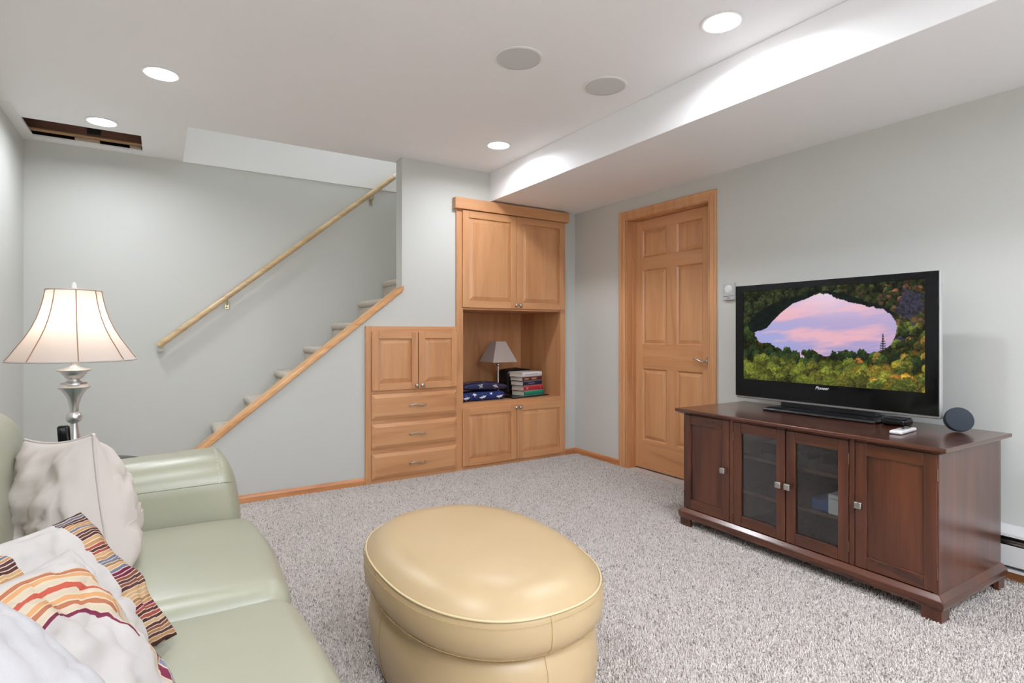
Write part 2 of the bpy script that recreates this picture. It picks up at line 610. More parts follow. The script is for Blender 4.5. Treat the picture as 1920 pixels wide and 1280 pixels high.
# walls
struct(MB().box(XL - 0.1, XL, YR - 0.1, YF + 0.1, 0, ZC + 0.012), 'wall_left', 'paint_wall')
wb = struct(MB().box(XL - 0.1, 3.6, YF, YF + 0.1, 0, ZC), 'wall_back', 'paint_wall')
MB().box(SX0, 3.6, YF - 0.006, YF + 0.1, ZC - 0.005, 4.7).build('upper_panel', 'paint_white', wb, bevel=0.002)
WX0, WX1, WZ0, WZ1 = 0.0, 2.2, 0.25, 2.1
rw = MB()
rw.box(XL - 0.1, WX0, YR - 0.1, YR, 0, ZC)
rw.box(WX1, XR + 0.15, YR - 0.1, YR, 0, ZC)
rw.box(WX0, WX1, YR - 0.1, YR, 0, WZ0)
rw.box(WX0, WX1, YR - 0.1, YR, WZ1, ZC)
struct(rw, 'wall_rear', 'paint_wall')
wf = MB()
for a_, b_ in ((WX0, WX0 + 0.05), (0.5 * (WX0 + WX1) - 0.025, 0.5 * (WX0 + WX1) + 0.025), (WX1 - 0.05, WX1)):
    wf.box(a_, b_, YR - 0.09, YR - 0.03, WZ0, WZ1)
wf.box(WX0, WX1, YR - 0.09, YR - 0.03, WZ0, WZ0 + 0.05)
wf.box(WX0, WX1, YR - 0.09, YR - 0.03, WZ1 - 0.05, WZ1)
struct(wf, 'window_added', 'paint_white')  # unseen window, added to bring soft fill from behind the camera
_l = bpy.data.lights.new('window_fill', 'AREA')  # fill light set in the added window
_l.shape = 'RECTANGLE'
_l.size, _l.size_y = WX1 - WX0 - 0.1, WZ1 - WZ0 - 0.1
_l.energy = WINDOW_FILL_W
_l.color = (0.95, 0.98, 1.0)
_o = bpy.data.objects.new('window_fill', _l)
COL.objects.link(_o)
_o.location = (0.5 * (WX0 + WX1), YR - 0.1, 0.5 * (WZ0 + WZ1))
_o.rotation_euler = (math.radians(90), 0, 0)
# stairwell above the ceiling
sw = MB()
sw.box(SX0, 3.6, SY0 - 0.1, SY0, ZC + 0.012, 4.7)
sw.box(SX0 - 0.1, SX0, SY0 - 0.1, YF + 0.1, ZC + 0.012, 4.7)
sw.box(3.5, 3.6, SY0 - 0.1, YF, 0, 4.7)
sw.box(SX0 - 0.1, 3.6, SY0 - 0.1, YF + 0.1, 4.7, 4.8)
struct(sw, 'wall_stairwell', 'paint_white')

# right wall with the doorway
DY0, DY1, DZ = 2.502, 3.322, 2.035
wr = MB()
wr.box(XR, XR + 0.13, YR, DY0, 0, ZC)
wr.box(XR, XR + 0.13, DY1, YF, 0, ZC)
wr.box(XR, XR + 0.13, DY0, DY1, DZ, ZC)
wall_r = struct(wr, 'wall_right', 'paint_wall')
MB().box(XR + 0.131, XR + 0.14, DY0 - 0.1, DY1 + 0.1, 0, DZ + 0.1).build('backing', 'paint_wall', wall_r)

# wall of the stair, with its sloped top and the niche opening
NX0, NX1, NZ0, NZ1, NYB = 2.055, 3.040, 0.541, 1.296, 4.61
CAPS = 0.805
def capz(x): return 0.361 + CAPS * (x - 0.183)
ws = MB()
ws.prism([(-0.10, 0), (NX0 - 0.02, 0), (NX0 - 0.02, ZC), (1.547, ZC), (1.547, capz(1.547) - 0.03), (-0.10, capz(-0.10) - 0.03)], 'y', YB, YB + 0.12)
ws.box(NX0 - 0.02, NX1 + 0.02, YB, YB + 0.12, NZ1 + 0.02, ZC)
ws.box(NX0 - 0.02, NX1 + 0.02, YB, YB + 0.12, 0, NZ0 - 0.02)
ws.box(NX1 + 0.02, XR + 0.02, YB, YB + 0.12, 0, ZC)
struct(ws, 'wall_stair', 'paint_wall')
# cap board on the sloped wall
cp = MB()
x0, x1 = -0.14, 1.558
cp.prism([(x0, capz(x0) - 0.035), (x1, capz(x1) - 0.035), (x1, capz(x1)), (x0, capz(x0))], 'y', YB - 0.018, YB + 0.135)
struct(cp, 'trim_1', 'pine_rail', bevel=0.005)
M['cap_wood'] = wood('cap_wood', rgb(180, 124, 74), rgb(206, 152, 98), rgb(220, 172, 118), 'x')
bpy.data.objects['trim_1'].data.materials[0] = M['cap_wood']

# baseboards
def base_prof(t=0.014, h=0.052):
    return [(0, 0), (t, 0), (t, h * 0.62), (t * 0.72, h * 0.86), (t * 0.3, h), (0, h)]
bb = MB()
bb.prism([(YB - a, b) for a, b in base_prof()], 'x', -0.10, 1.262)
bb.prism([(YB - a, b) for a, b in base_prof()], 'x', 3.095, XR)
struct(bb, 'baseboard_back', 'trim_oak')
bb = MB()
bb.prism([(XR - a, b) for a, b in base_prof(h=0.056)], 'y', 3.39, YB)
bb.prism([(XR - a, b) for a, b in base_prof(h=0.056)], 'y', YR, 2.44)
struct(bb, 'baseboard_right', 'trim_oak_deep')

# ------------------------------------------------------------------ door and casing
def casing():
    # colonial profile: (distance from inner edge, thickness)
    prof = [(0, 0), (0, 0.010), (0.012, 0.012), (0.02, 0.017), (0.045, 0.014), (0.058, 0.018), (0.066, 0.016), (0.066, 0)]
    iy0, iy1, iz = DY0 + 0.004, DY1 - 0.004, DZ - 0.004
    m = MB()
    n = len(prof)
    loops = []
    for (y, z, sy, sz) in ((iy1, 0, 1, 0), (iy1, iz, 1, 1), (iy0, iz, -1, 1), (iy0, 0, -1, 0)):
        loops.append([(XR - t, y + sy * d, z + sz * d) for d, t in prof])
    v = [p for l in loops for p in l]
    f = []
    for j in range(3):
        for k in range(n):
            k2 = (k + 1) % n
            f.append((j * n + k, j * n + k2, (j + 1) * n + k2, (j + 1) * n + k))
    m.add(v, f)
    t = struct(m, 'trim_2', 'maple')
    jb = MB()
    jb.box(XR, XR + 0.13, DY1 - 0.012, DY1, 0, DZ)
    jb.box(XR, XR + 0.13, DY0, DY0 + 0.012, 0, DZ)
    jb.box(XR, XR + 0.13, DY0 + 0.012, DY1 - 0.012, DZ - 0.012, DZ)
    jb.build('jamb', 'maple', t)
    st = MB()
    st.box(XR + 0.06, XR + 0.088, DY1 - 0.024, DY1 - 0.012, 0, DZ - 0.012)
    st.box(XR + 0.06, XR + 0.088, DY0 + 0.012, DY0 + 0.018, 0, DZ - 0.012)
    st.build('door_stop', 'maple', t)
casing()

def door():
    XD = XR + 0.09
    root = thing('door_1', 'six-panel maple door in the right wall', None, (XD, 0.5 * (DY0 + DY1), 0.0))
    root['kind'] = 'structure'
    y0, y1 = DY0 + 0.016, DY1 - 0.016
    cols = [(2.630, 2.869), (2.972, 3.222)]
    rows = [(0.243, 0.820), (1.016, 1.618), (1.720, 1.941)]
    ys = [y0, cols[0][0], cols[0][1], cols[1][0], cols[1][1], y1]
    zb, zt = 0.012, DZ - 0.014
    th = 0.036
    for nm, a, b in (('stile', ys[0], ys[1]), ('stile', ys[4], ys[5])):
        MB().box(XD, XD + th, a, b, zb, zt).build(nm, 'maple', root, bevel=0.0015)
    zr = [zb, rows[0][0], rows[0][1], rows[1][0], rows[1][1], rows[2][0], rows[2][1], zt]
    for k in (0, 2, 4, 6):
        MB().box(XD, XD + th, ys[1], ys[4], zr[k], zr[k + 1]).build('rail', 'maple_deep', root, bevel=0.0015)
    for k in (1, 3, 5):
        MB().box(XD, XD + th, ys[2], ys[3], zr[k], zr[k + 1]).build('mullion', 'maple', root, bevel=0.0015)
    for (a, b) in cols:
        for (z0, z1) in rows:
            m = MB()
            pl = lambda u, w_, d: (XD + d, u, w_)
            m.raised(a, b, z0, z1, 0.0, 0.011, 0.011, pl)          # sticking
            m.v = m.v[:8]; m.f = m.f[1:]
            m.raised(a + 0.011, b - 0.011, z0 + 0.011, z1 - 0.011, 0.012, 0.003, 0.026, pl)
            m.box(XD + 0.013, XD + 0.03, a, b, z0, z1)
            m.build('panel', 'maple', root, fix=False)
    # lever handle
    hy, hz = 2.566, 0.908
    h = MB()
    n = 24
    h2 = MB().lathe([(0.0, 0.0), (0.033, 0.0), (0.033, 0.005), (0.026, 0.011), (0.013, 0.016), (0.011, 0.04), (0.0, 0.042)], n, cap=False)
    h.add([(XD - z, hy + x, hz + y) for x, y, z in h2.v], h2.f)
    pts = [(XD - 0.038, hy + t * 0.118, hz - 0.009 * math.sin(t * 1.7 * math.pi) + 0.004 * t) for t in [i / 14 for i in range(15)]]
    h.tube(pts, [0.0105 - 0.0055 * i / 14 for i in range(15)], 8)
    o = h.build('handle', 'nickel', root, smooth=50)
    o['label'] = 'brushed nickel lever handle'
door()

# ------------------------------------------------------------------ staircase and handrail
def stairs():
    root = thing('staircase', 'grey carpeted steps climbing right behind the sloped half wall', 'stairs', (0.10, 4.54, 0))
    for k in range(1, 13):
        z = 0.1985 * k
        xk = 0.104 + 0.2345 * (k - 1)
        n = []
        for a in range(0, 181, 22):
            t = math.radians(90 + a)
            n.append((xk + 0.026 + 0.026 * math.cos(t), z - 0.028 + 0.028 * math.sin(t)))
        poly = [(xk + 0.262, z)] + n + [(xk + 0.012, z - 0.085), (xk + 0.016, z - 0.199), (xk + 0.06, z - 0.199), (xk + 0.06, z - 0.035), (xk + 0.262, z - 0.035)]
        MB().prism(poly, 'y', YB + 0.122, YF - 0.003).build('step', 'stair_carpet', root, smooth=40)
stairs()

def handrail():
    a, b = Vector((-0.01, 4.92, 1.012)), Vector((2.05, 4.92, 2.735))
    root = thing('handrail', 'round pale wood handrail on the wall above the stairs', 'handrail', tuple(a))
    MB().tube([a + (b - a) * (i / 12) for i in range(13)], 0.0225, 16).build('rail', 'pine_rail', root, smooth=50)
    d = (b - a).normalized()
    MB().tube([a + (b - a) * 0.895, a + (b - a) * 0.906], 0.0229, 16).build('splice_band', 'white_plastic', root, smooth=50)
    # the rail returns to the wall at its lower end
    MB().box(a.x - 0.008, a.x + 0.03, 4.935, YF, a.z - 0.045, a.z + 0.0).build('wall_return', 'paint_wall', root, bevel=0.004)
    for t in (0.225, 0.80):
        p = a + (b - a) * t
        m = MB()
        m.tube([(p.x, 4.92, p.z - 0.02), (p.x, 4.92, p.z - 0.045), (p.x, 4.935, p.z - 0.062), (p.x, YF - 0.002, p.z - 0.064)], 0.006, 8)
        m.box(p.x - 0.013, p.x + 0.013, YF - 0.008, YF - 0.001, p.z - 0.10, p.z - 0.035)
        m.tube([(p.x - 0.004, YF - 0.018, p.z - 0.09), (p.x + 0.002, YF - 0.006, p.z - 0.082)], 0.005, 8)
        m.build('bracket', 'brass_dull', root, smooth=50)
handrail()

# ------------------------------------------------------------------ built-in cabinets
YC = 3.960     # face of the frames
def knob(cx, cz, y, parent):
    m = MB().lathe([(0.006, 0.0), (0.005, 0.010), (0.013, 0.014), (0.0155, 0.020), (0.012, 0.026), (0.0, 0.028)], 16, cap=False)
    k = MB()
    k.add([(cx + a, y - c_, cz + b) for a, b, c_ in m.v], m.f)
    o = k.build('knob', 'nickel', parent, smooth=60)
    return o

def cab_door(root, x0, x1, z0, z1, kx, kz, fw=0.056):
    """overlay door: two stiles, two rails and a raised panel; knob as its sub-part"""
    yf, yb = YC - 0.019, YC - 0.0005
    d = MB().box(x0, x0 + fw, yf, yb, z0, z1).build('door', 'maple', root, bevel=0.0035)
    MB().box(x1 - fw, x1, yf, yb, z0, z1).build('stile', 'maple', d, bevel=0.0035)
    MB().box(x0 + fw, x1 - fw, yf, yb, z0, z0 + fw).build('rail', 'maple_across', d, bevel=0.002)
    MB().box(x0 + fw, x1 - fw, yf, yb, z1 - fw, z1).build('rail', 'maple_across', d, bevel=0.002)
    p = MB()
    p.raised(x0 + fw, x1 - fw, z0 + fw, z1 - fw, 0.013, 0.003, 0.034, lambda u, w_, dd: (u, yf + dd, w_))
    p.box(x0 + fw, x1 - fw, yf + 0.0135, yb, z0 + fw, z1 - fw)
    p.build('panel', 'maple', d, fix=False)
    knob(kx, kz, yf, d)
    return d

def drawer(root, x0, x1, z0, z1):
    yf, yb = YC - 0.021, YC - 0.0005
    m = MB()
    m.box(x0, x1, yf + 0.011, yb, z0, z1)
    m.raised(x0, x1, z0, z1, 0.011, 0.0, 0.026, lambda u, w_, dd: (u, yf + dd, w_))
    d = m.build('drawer', 'maple_across', root, bevel=0.0)
    cx, cz = 0.5 * (x0 + x1) + 0.004, 0.5 * (z0 + z1)
    pts = []
    for i in range(17):
        t = i / 16
        pts.append((cx - 0.062 + 0.124 * t, yf - 0.022 - 0.006 * math.sin(math.pi * t), cz - 0.008 * math.sin(2 * math.pi * (t - 0.02)) * -1))
    h = MB().tube([(pts[0][0], yf, pts[0][2])] + pts + [(pts[-1][0], yf, pts[-1][2])], 0.0046, 8)
    h.build('handle', 'nickel', d, smooth=50)

def tall_cabinet():
    root = thing('built_in_cabinet', 'tall maple built-in with open niche between upper and lower doors', 'cabinet', (2.545, YC, 0.0))
    x0, x1 = 1.997, 3.093
    # face frame
    MB().box(x0, NX0 + 0.002, YC, YB - 0.001, 0.0, 2.13).build('stile', 'maple', root, bevel=0.002)
    MB().box(NX1 - 0.002, x1, YC, YB - 0.001, 0.0, 2.13).build('stile', 'maple', root, bevel=0.002)
    for (z0, z1) in ((0.0, 0.06), (0.485, NZ0), (NZ1, 1.335), (2.06, 2.13)):
        MB().box(NX0 + 0.002, NX1 - 0.002, YC, YB - 0.001, z0, z1).build('rail', 'maple_across', root, bevel=0.001)
    MB().box(NX0 + 0.002, NX1 - 0.002, YC + 0.006, YB - 0.001, 0.06, 0.485).build('carcass', 'maple', root)
    MB().box(NX0 + 0.002, NX1 - 0.002, YC + 0.006, YB - 0.001, 1.335, 2.06).build('carcass', 'maple', root)
    # niche lining
    MB().box(NX0 - 0.018, NX0, YB, NYB + 0.018, NZ0 - 0.018, NZ1 + 0.018).build('niche_side', 'maple', root)
    MB().box(NX1, NX1 + 0.018, YB, NYB + 0.018, NZ0 - 0.018, NZ1 + 0.018).build('niche_side', 'maple', root)
    MB().box(NX0, NX1, NYB, NYB + 0.018, NZ0 - 0.018, NZ1 + 0.018).build('niche_back', 'maple', root)
    MB().box(NX0, NX1, YB, NYB, NZ1, NZ1 + 0.018).build('niche_top', 'maple_across', root)
    MB().box(NX0, NX1, YB - 0.002, NYB, NZ0 - 0.018, NZ0).build('shelf', 'maple_across', root)
    # crown board
    MB().box(1.972, 3.115, YC - 0.034, YB - 0.001, 2.10, 2.188).build('crown_board', 'maple_across', root, bevel=0.003)
    cab_door(root, 2.046, 2.560, 1.313, 2.094, 2.548, 1.342)
    cab_door(root, 2.564, 3.076, 1.313, 2.094, 2.592, 1.342)
    cab_door(root, 2.046, 2.560, 0.034, 0.500, 2.548, 0.476)
    cab_door(root, 2.564, 3.076, 0.034, 0.500, 2.592, 0.476)
tall_cabinet()

def low_cabinet():
    root = thing('drawer_cabinet', 'low maple built-in with two small doors above three drawers', 'cabinet', (1.63, YC, 0.0))
    x0, x1 = 1.261, 1.9965
    MB().box(x0, 1.302, YC, YB - 0.001, 0.0, 1.158).build('stile', 'maple', root, bevel=0.002)
    MB().box(1.975, x1, YC, YB - 0.001, 0.0, 1.158).build('stile', 'maple', root, bevel=0.002)
    MB().box(1.302, 1.975, YC, YB - 0.001, 1.10, 1.158).build('rail', 'maple_across', root, bevel=0.001)
    MB().box(1.302, 1.975, YC, YB - 0.001, 0.0, 1.10).build('carcass', 'maple_across', root)
    cab_door(root, 1.303, 1.662, 0.683, 1.117, 1.647, 0.709, 0.052)
    cab_door(root, 1.668, 1.9955, 0.683, 1.117, 1.692, 0.709, 0.050)
    for z0, z1 in ((0.470, 0.654), (0.254, 0.438), (0.034, 0.219)):
        drawer(root, 1.303, 1.9955, z0, z1)
low_cabinet()

# ------------------------------------------------------------------ ceiling lights and ceiling speakers
def can_light(x, y, label, power=1.0):
    root = thing('recessed_light', label, 'ceiling light', (x, y, ZC), group='recessed ceiling lights')
    R = 0.074
    MB().lathe([(R, -0.001), (R + 0.014, -0.001), (R + 0.016, -0.004), (R + 0.003, -0.006), (R, -0.004)], 40, (x, y, ZC), cap=False).build('trim_ring', 'paint_white', root, smooth=50)
    MB().lathe([(0.0, -0.013), (R * 0.5, -0.0115), (R * 0.85, -0.007), (R + 0.002, -0.002)], 40, (x, y, ZC), cap=False).build('lens', 'lens_glow', root, smooth=50)
    l = bpy.data.lights.new('recessed_lamp', 'AREA')
    l.shape = 'DISK'
    l.size = 0.13
    l.energy = CAN_W * power
    l.color = CAN_COL
    l.spread = math.radians(165)
    o = bpy.data.objects.new('recessed_lamp', l)
    COL.objects.link(o)
    o.parent = root
    o.location = (0, 0, -0.016)
can_light(0.005, 3.362, 'recessed ceiling light above the table lamp, larger of the left two')
can_light(-0.309, 4.328, 'small recessed ceiling light beside the rectangular ceiling cut-out', 0.75)
can_light(2.026, 3.357, 'recessed ceiling light nearest the tall maple cabinet')
can_light(2.03, 1.512, 'recessed ceiling light at top right, nearest the soffit above the television')
can_light(0.0, 1.512, 'recessed ceiling light over the sofa, above the top of the picture')
can_light(0.0, -0.34, 'recessed ceiling light behind the photographer on the sofa side')
can_light(2.03, -0.34, 'recessed ceiling light behind the photographer on the television side')
can_light(1.0, -1.8, 'added recessed ceiling light for fill at the unseen rear end of the room')  # extra unseen light, added for fill away from the grid of the others

def ceiling_speaker(x, y, label):
    root = thing('ceiling_speaker', label, 'speaker', (x, y, ZC), group='round ceiling speakers')
    R = 0.118
    MB().lathe([(R - 0.012, -0.001), (R, -0.001), (R, -0.004), (R - 0.006, -0.007), (R - 0.012, -0.006)], 48, (x, y, ZC), cap=False).build('rim', 'paint_white', root, smooth=50)
    MB().lathe([(0.0, -0.005), (R * 0.6, -0.005), (R - 0.011, -0.0045)], 48, (x, y, ZC), cap=False).build('grille', 'grille_grey', root, smooth=50)
ceiling_speaker(1.465, 2.242, 'round grey ceiling speaker, the larger left one of the pair')
ceiling_speaker(2.023, 2.244, 'round grey ceiling speaker, the right one of the pair nearer the soffit')

# upstairs light above the stairwell
l = bpy.data.lights.new('stairwell_light', 'AREA')
l.shape = 'DISK'
l.size = 0.4
l.energy = SHAFT_W
l.color = CAN_COL
o = bpy.data.objects.new('stairwell_light', l)
COL.objects.link(o)
o.location = (1.9, 4.56, 4.66)

# added uplighter behind the camera, in place of a flash bounced off the ceiling
def uplighter(x, y):
    r = thing('fill_uplighter', 'tall added uplighter behind the camera, for soft ceiling fill', 'lamp', (x, y, 0.0))
    MB().lathe([(0.0, 0.0), (0.13, 0.0), (0.13, 0.015), (0.02, 0.03), (0.0, 0.03)], 32, (x, y, 0), cap=False).build('base', 'nickel', r, smooth=35)
    MB().tube([(x, y, 0.03), (x, y, 1.88)], 0.011, 12).build('pole', 'nickel', r, smooth=50)
    MB().lathe([(0.012, 1.87), (0.07, 1.89), (0.13, 1.94), (0.16, 2.0), (0.157, 2.0), (0.126, 1.944), (0.066, 1.896), (0.0, 1.88)], 32, (x, y, 0), cap=False).build('bowl', 'nickel', r, smooth=50)
    l = bpy.data.lights.new('uplighter_fill', 'AREA')
    l.shape = 'DISK'
    l.size = 0.22
    l.energy = UP_W
    l.spread = math.radians(152)
    l.color = (0.90, 0.975, 1.09)
    o = bpy.data.objects.new('uplighter_fill', l)
    COL.objects.link(o)
    o.parent = r
    o.location = (0, 0, 1.985)
    o.rotation_euler = (math.pi, 0, 0)
uplighter(0.85, -1.1)

# ------------------------------------------------------------------ media console
def console():
    TH = math.radians(-1.6)
    root = thing('media_console', 'dark cherry media console with two glass doors under the television', 'tv stand', (2.512, 0.908, 0.0), TH)
    L, D = 1.243, 0.585
    kw = dict(local=True)
    # carcass
    MB().box(0.0, D, -0.004, 0.016, 0.10, 0.65).build('side_panel', 'cherry', root, bevel=0.002, **kw)
    MB().box(0.0, D, L - 0.016, L + 0.004, 0.10, 0.65).build('side_panel', 'cherry', root, bevel=0.002, **kw)
    MB().box(D - 0.012, D, 0.016, L - 0.016, 0.10, 0.65).build('back_panel', 'black_matte', root, **kw)
    MB().box(0.02, D - 0.012, 0.016, L - 0.016, 0.10, 0.118).build('bottom_panel', 'cherry_across', root, **kw)
    MB().box(0.022, D - 0.012, 0.303, 0.327, 0.118, 0.65).build('divider', 'cherry', root, **kw)
    MB().box(0.022, D - 0.012, 0.915, 0.939, 0.118, 0.65).build('divider', 'cherry', root, **kw)
    MB().box(-0.001, 0.022, 0.305, 0.327, 0.108, 0.648).build('post', 'cherry', root, bevel=0.002, **kw)
    MB().box(-0.001, 0.022, 0.914, 0.936, 0.108, 0.648).build('post', 'cherry', root, bevel=0.002, **kw)
    for z in (0.285, 0.470):
        MB().box(0.045, D - 0.02, 0.327, 0.915, z - 0.018, z).build('shelf', 'cherry_across', root, bevel=0.002, **kw)
    # top with undercut edge
    def slab(ov_t, ov_b, z0, z1, zm, name):
        m = MB()
        prof = [(ov_b, z0), (ov_t, zm), (ov_t, z1)]
        rings = []
        for ov, z in prof:
            rings.append([(-ov, -ov - 0.004, z), (D + min(ov, 0.01), -ov - 0.004, z), (D + min(ov, 0.01), L + ov + 0.004, z), (-ov, L + ov + 0.004, z)])
        v = [p for r_ in rings for p in r_]
        f = [(3, 2, 1, 0)]
        for j in range(len(prof) - 1):
            for k in range(4):
                k2 = (k + 1) % 4
                f.append((j * 4 + k, j * 4 + k2, (j + 1) * 4 + k2, (j + 1) * 4 + k))
        e = (len(prof) - 1) * 4
        f.append((e, e + 1, e + 2, e + 3))
        m.add(v, f)
        return m.build(name, 'cherry_across', root, bevel=0.003, **kw)
    slab(0.036, 0.010, 0.646, 0.675, 0.660, 'top')
    # base moulding: bevelled on top
    slab_m = MB()
    rings = []
    for ov, z in ((0.018, 0.052), (0.022, 0.068), (0.022, 0.088), (0.0, 0.107)):
        rings.append([(-ov, -ov - 0.004, z), (D + 0.005, -ov - 0.004, z), (D + 0.005, L + ov + 0.004, z), (-ov, L + ov + 0.004, z)])
    v = [p for r_ in rings for p in r_]
    f = [(3, 2, 1, 0)]
    for j in range(3):
        for k in range(4):
            k2 = (k + 1) % 4
            f.append((j * 4 + k, j * 4 + k2, (j + 1) * 4 + k2, (j + 1) * 4 + k))
    f.append((12, 13, 14, 15))
    slab_m.add(v, f)
    slab_m.build('base_moulding', 'cherry_across', root, bevel=0.003, **kw)
    for (fx, sx) in ((-0.014, 1), (D - 0.004, -1)):
        for (fy, sy) in ((-0.018, 1), (L + 0.018, -1)):
            m = MB()
            p = [(fx, fy), (fx + sx * 0.062, fy), (fx + sx * 0.062, fy + sy * 0.02), (fx + sx * 0.02, fy + sy * 0.02), (fx + sx * 0.02, fy + sy * 0.07), (fx, fy + sy * 0.07)]
            if sx * sy < 0:
                p = p[::-1]
            m.prism(p, 'z', 0.0, 0.053)
            m.build('foot', 'cherry', root, bevel=0.002, **kw)
    def cdoor(y0, y1, ky, pane):
        z0, z1 = 0.110, 0.643
        st = 0.045
        d = MB().box(-0.002, 0.018, y0, y0 + st, z0, z1).build('door', 'cherry', root, bevel=0.002, **kw)
        MB().box(-0.002, 0.018, y1 - st, y1, z0, z1).build('stile', 'cherry', d, bevel=0.002, **kw)
        MB().box(-0.002, 0.018, y0 + st, y1 - st, z0, z0 + 0.053).build('rail', 'cherry_across', d, bevel=0.002, **kw)
        MB().box(-0.002, 0.018, y0 + st, y1 - st, z1 - 0.053, z1).build('rail', 'cherry_across', d, bevel=0.002, **kw)
        MB().box(0.007, 0.011 if pane else 0.016, y0 + st - 0.001, y1 - st + 0.001, z0 + 0.052, z1 - 0.052).build('pane' if pane else 'panel', 'door_glass' if pane else 'cherry', d, **kw)
        k = MB().rbox((-0.026, ky, 0.379), (0.008, 0.0145, 0.0145), 0.004, 3, 2)
        k.box(-0.018, -0.002, ky - 0.006, ky + 0.006, 0.373, 0.385)
        k.build('knob', 'nickel', d, smooth=50, **kw)
        hy = y1 - 0.001 if ky < 0.5 * (y0 + y1) else y0 - 0.003
        for hz in (0.185, 0.565):
            MB().tube([(-0.004, hy + 0.001, hz - 0.022), (-0.004, hy + 0.001, hz + 0.022)], 0.0028, 8).build('hinge', 'hinge_bronze', d, smooth=50, **kw)
    cdoor(0.002, 0.302, 0.278, False)
    cdoor(0.330, 0.618, 0.598, True)
    cdoor(0.624, 0.912, 0.644, True)
    cdoor(0.939, 1.241, 0.962, False)
    return root
con = console()
CM = Matrix.Translation(con.location) @ Matrix.Rotation(con.rotation_euler.z, 4, 'Z')
def on_console(x, y, z):
    p = CM @ Vector((x, y, z))
    return (p.x, p.y, p.z)

# things inside the console
def in_console(name, mat, label, cat, x0, x1, y0, y1, z0, z1, bev=0.002):
    loc = on_console(0.5 * (x0 + x1), 0.5 * (y0 + y1), z0)
    m = MB().box(-(x1 - x0) / 2, (x1 - x0) / 2, -(y1 - y0) / 2, (y1 - y0) / 2, 0, z1 - z0)
    o = m.build(name, mat, bevel=bev)
    o.location = loc
    o.rotation_euler.z = con.rotation_euler.z
    return tag(o, label, cat)
bx = in_console('white_box', 'card_white', 'small white carton behind the right glass door of the console', 'box', 0.05, 0.16, 0.362, 0.447, 0.2852, 0.375)
mk = MB().box(-0.0605, -0.06, -0.03, 0.03, 0.07, 0.073).build('printed_line', 'grey_plastic', bx, local=True)
in_console('blue_box', 'card_blue', 'flat blue carton beside the white one behind the console glass', 'box', 0.06, 0.20, 0.452, 0.528, 0.2852, 0.337)
rt = in_console('network_device', 'black_plastic', 'black electronic box on the upper shelf behind console glass', 'electronics', 0.22, 0.42, 0.36, 0.58, 0.4702, 0.535)
MB().box(-0.1006, -0.1, -0.09, 0.0, 0.016, 0.054).build('front_panel', 'grey_plastic', rt, local=True)
rec = in_console('disc_player', 'black_plastic', 'low black player on the upper shelf behind the left console glass', 'electronics', 0.2, 0.45, 0.63, 0.89, 0.4702, 0.52)
MB().box(-0.1256, -0.125, -0.09, -0.02, 0.022, 0.032).build('display', 'grey_plastic', rec, local=True)

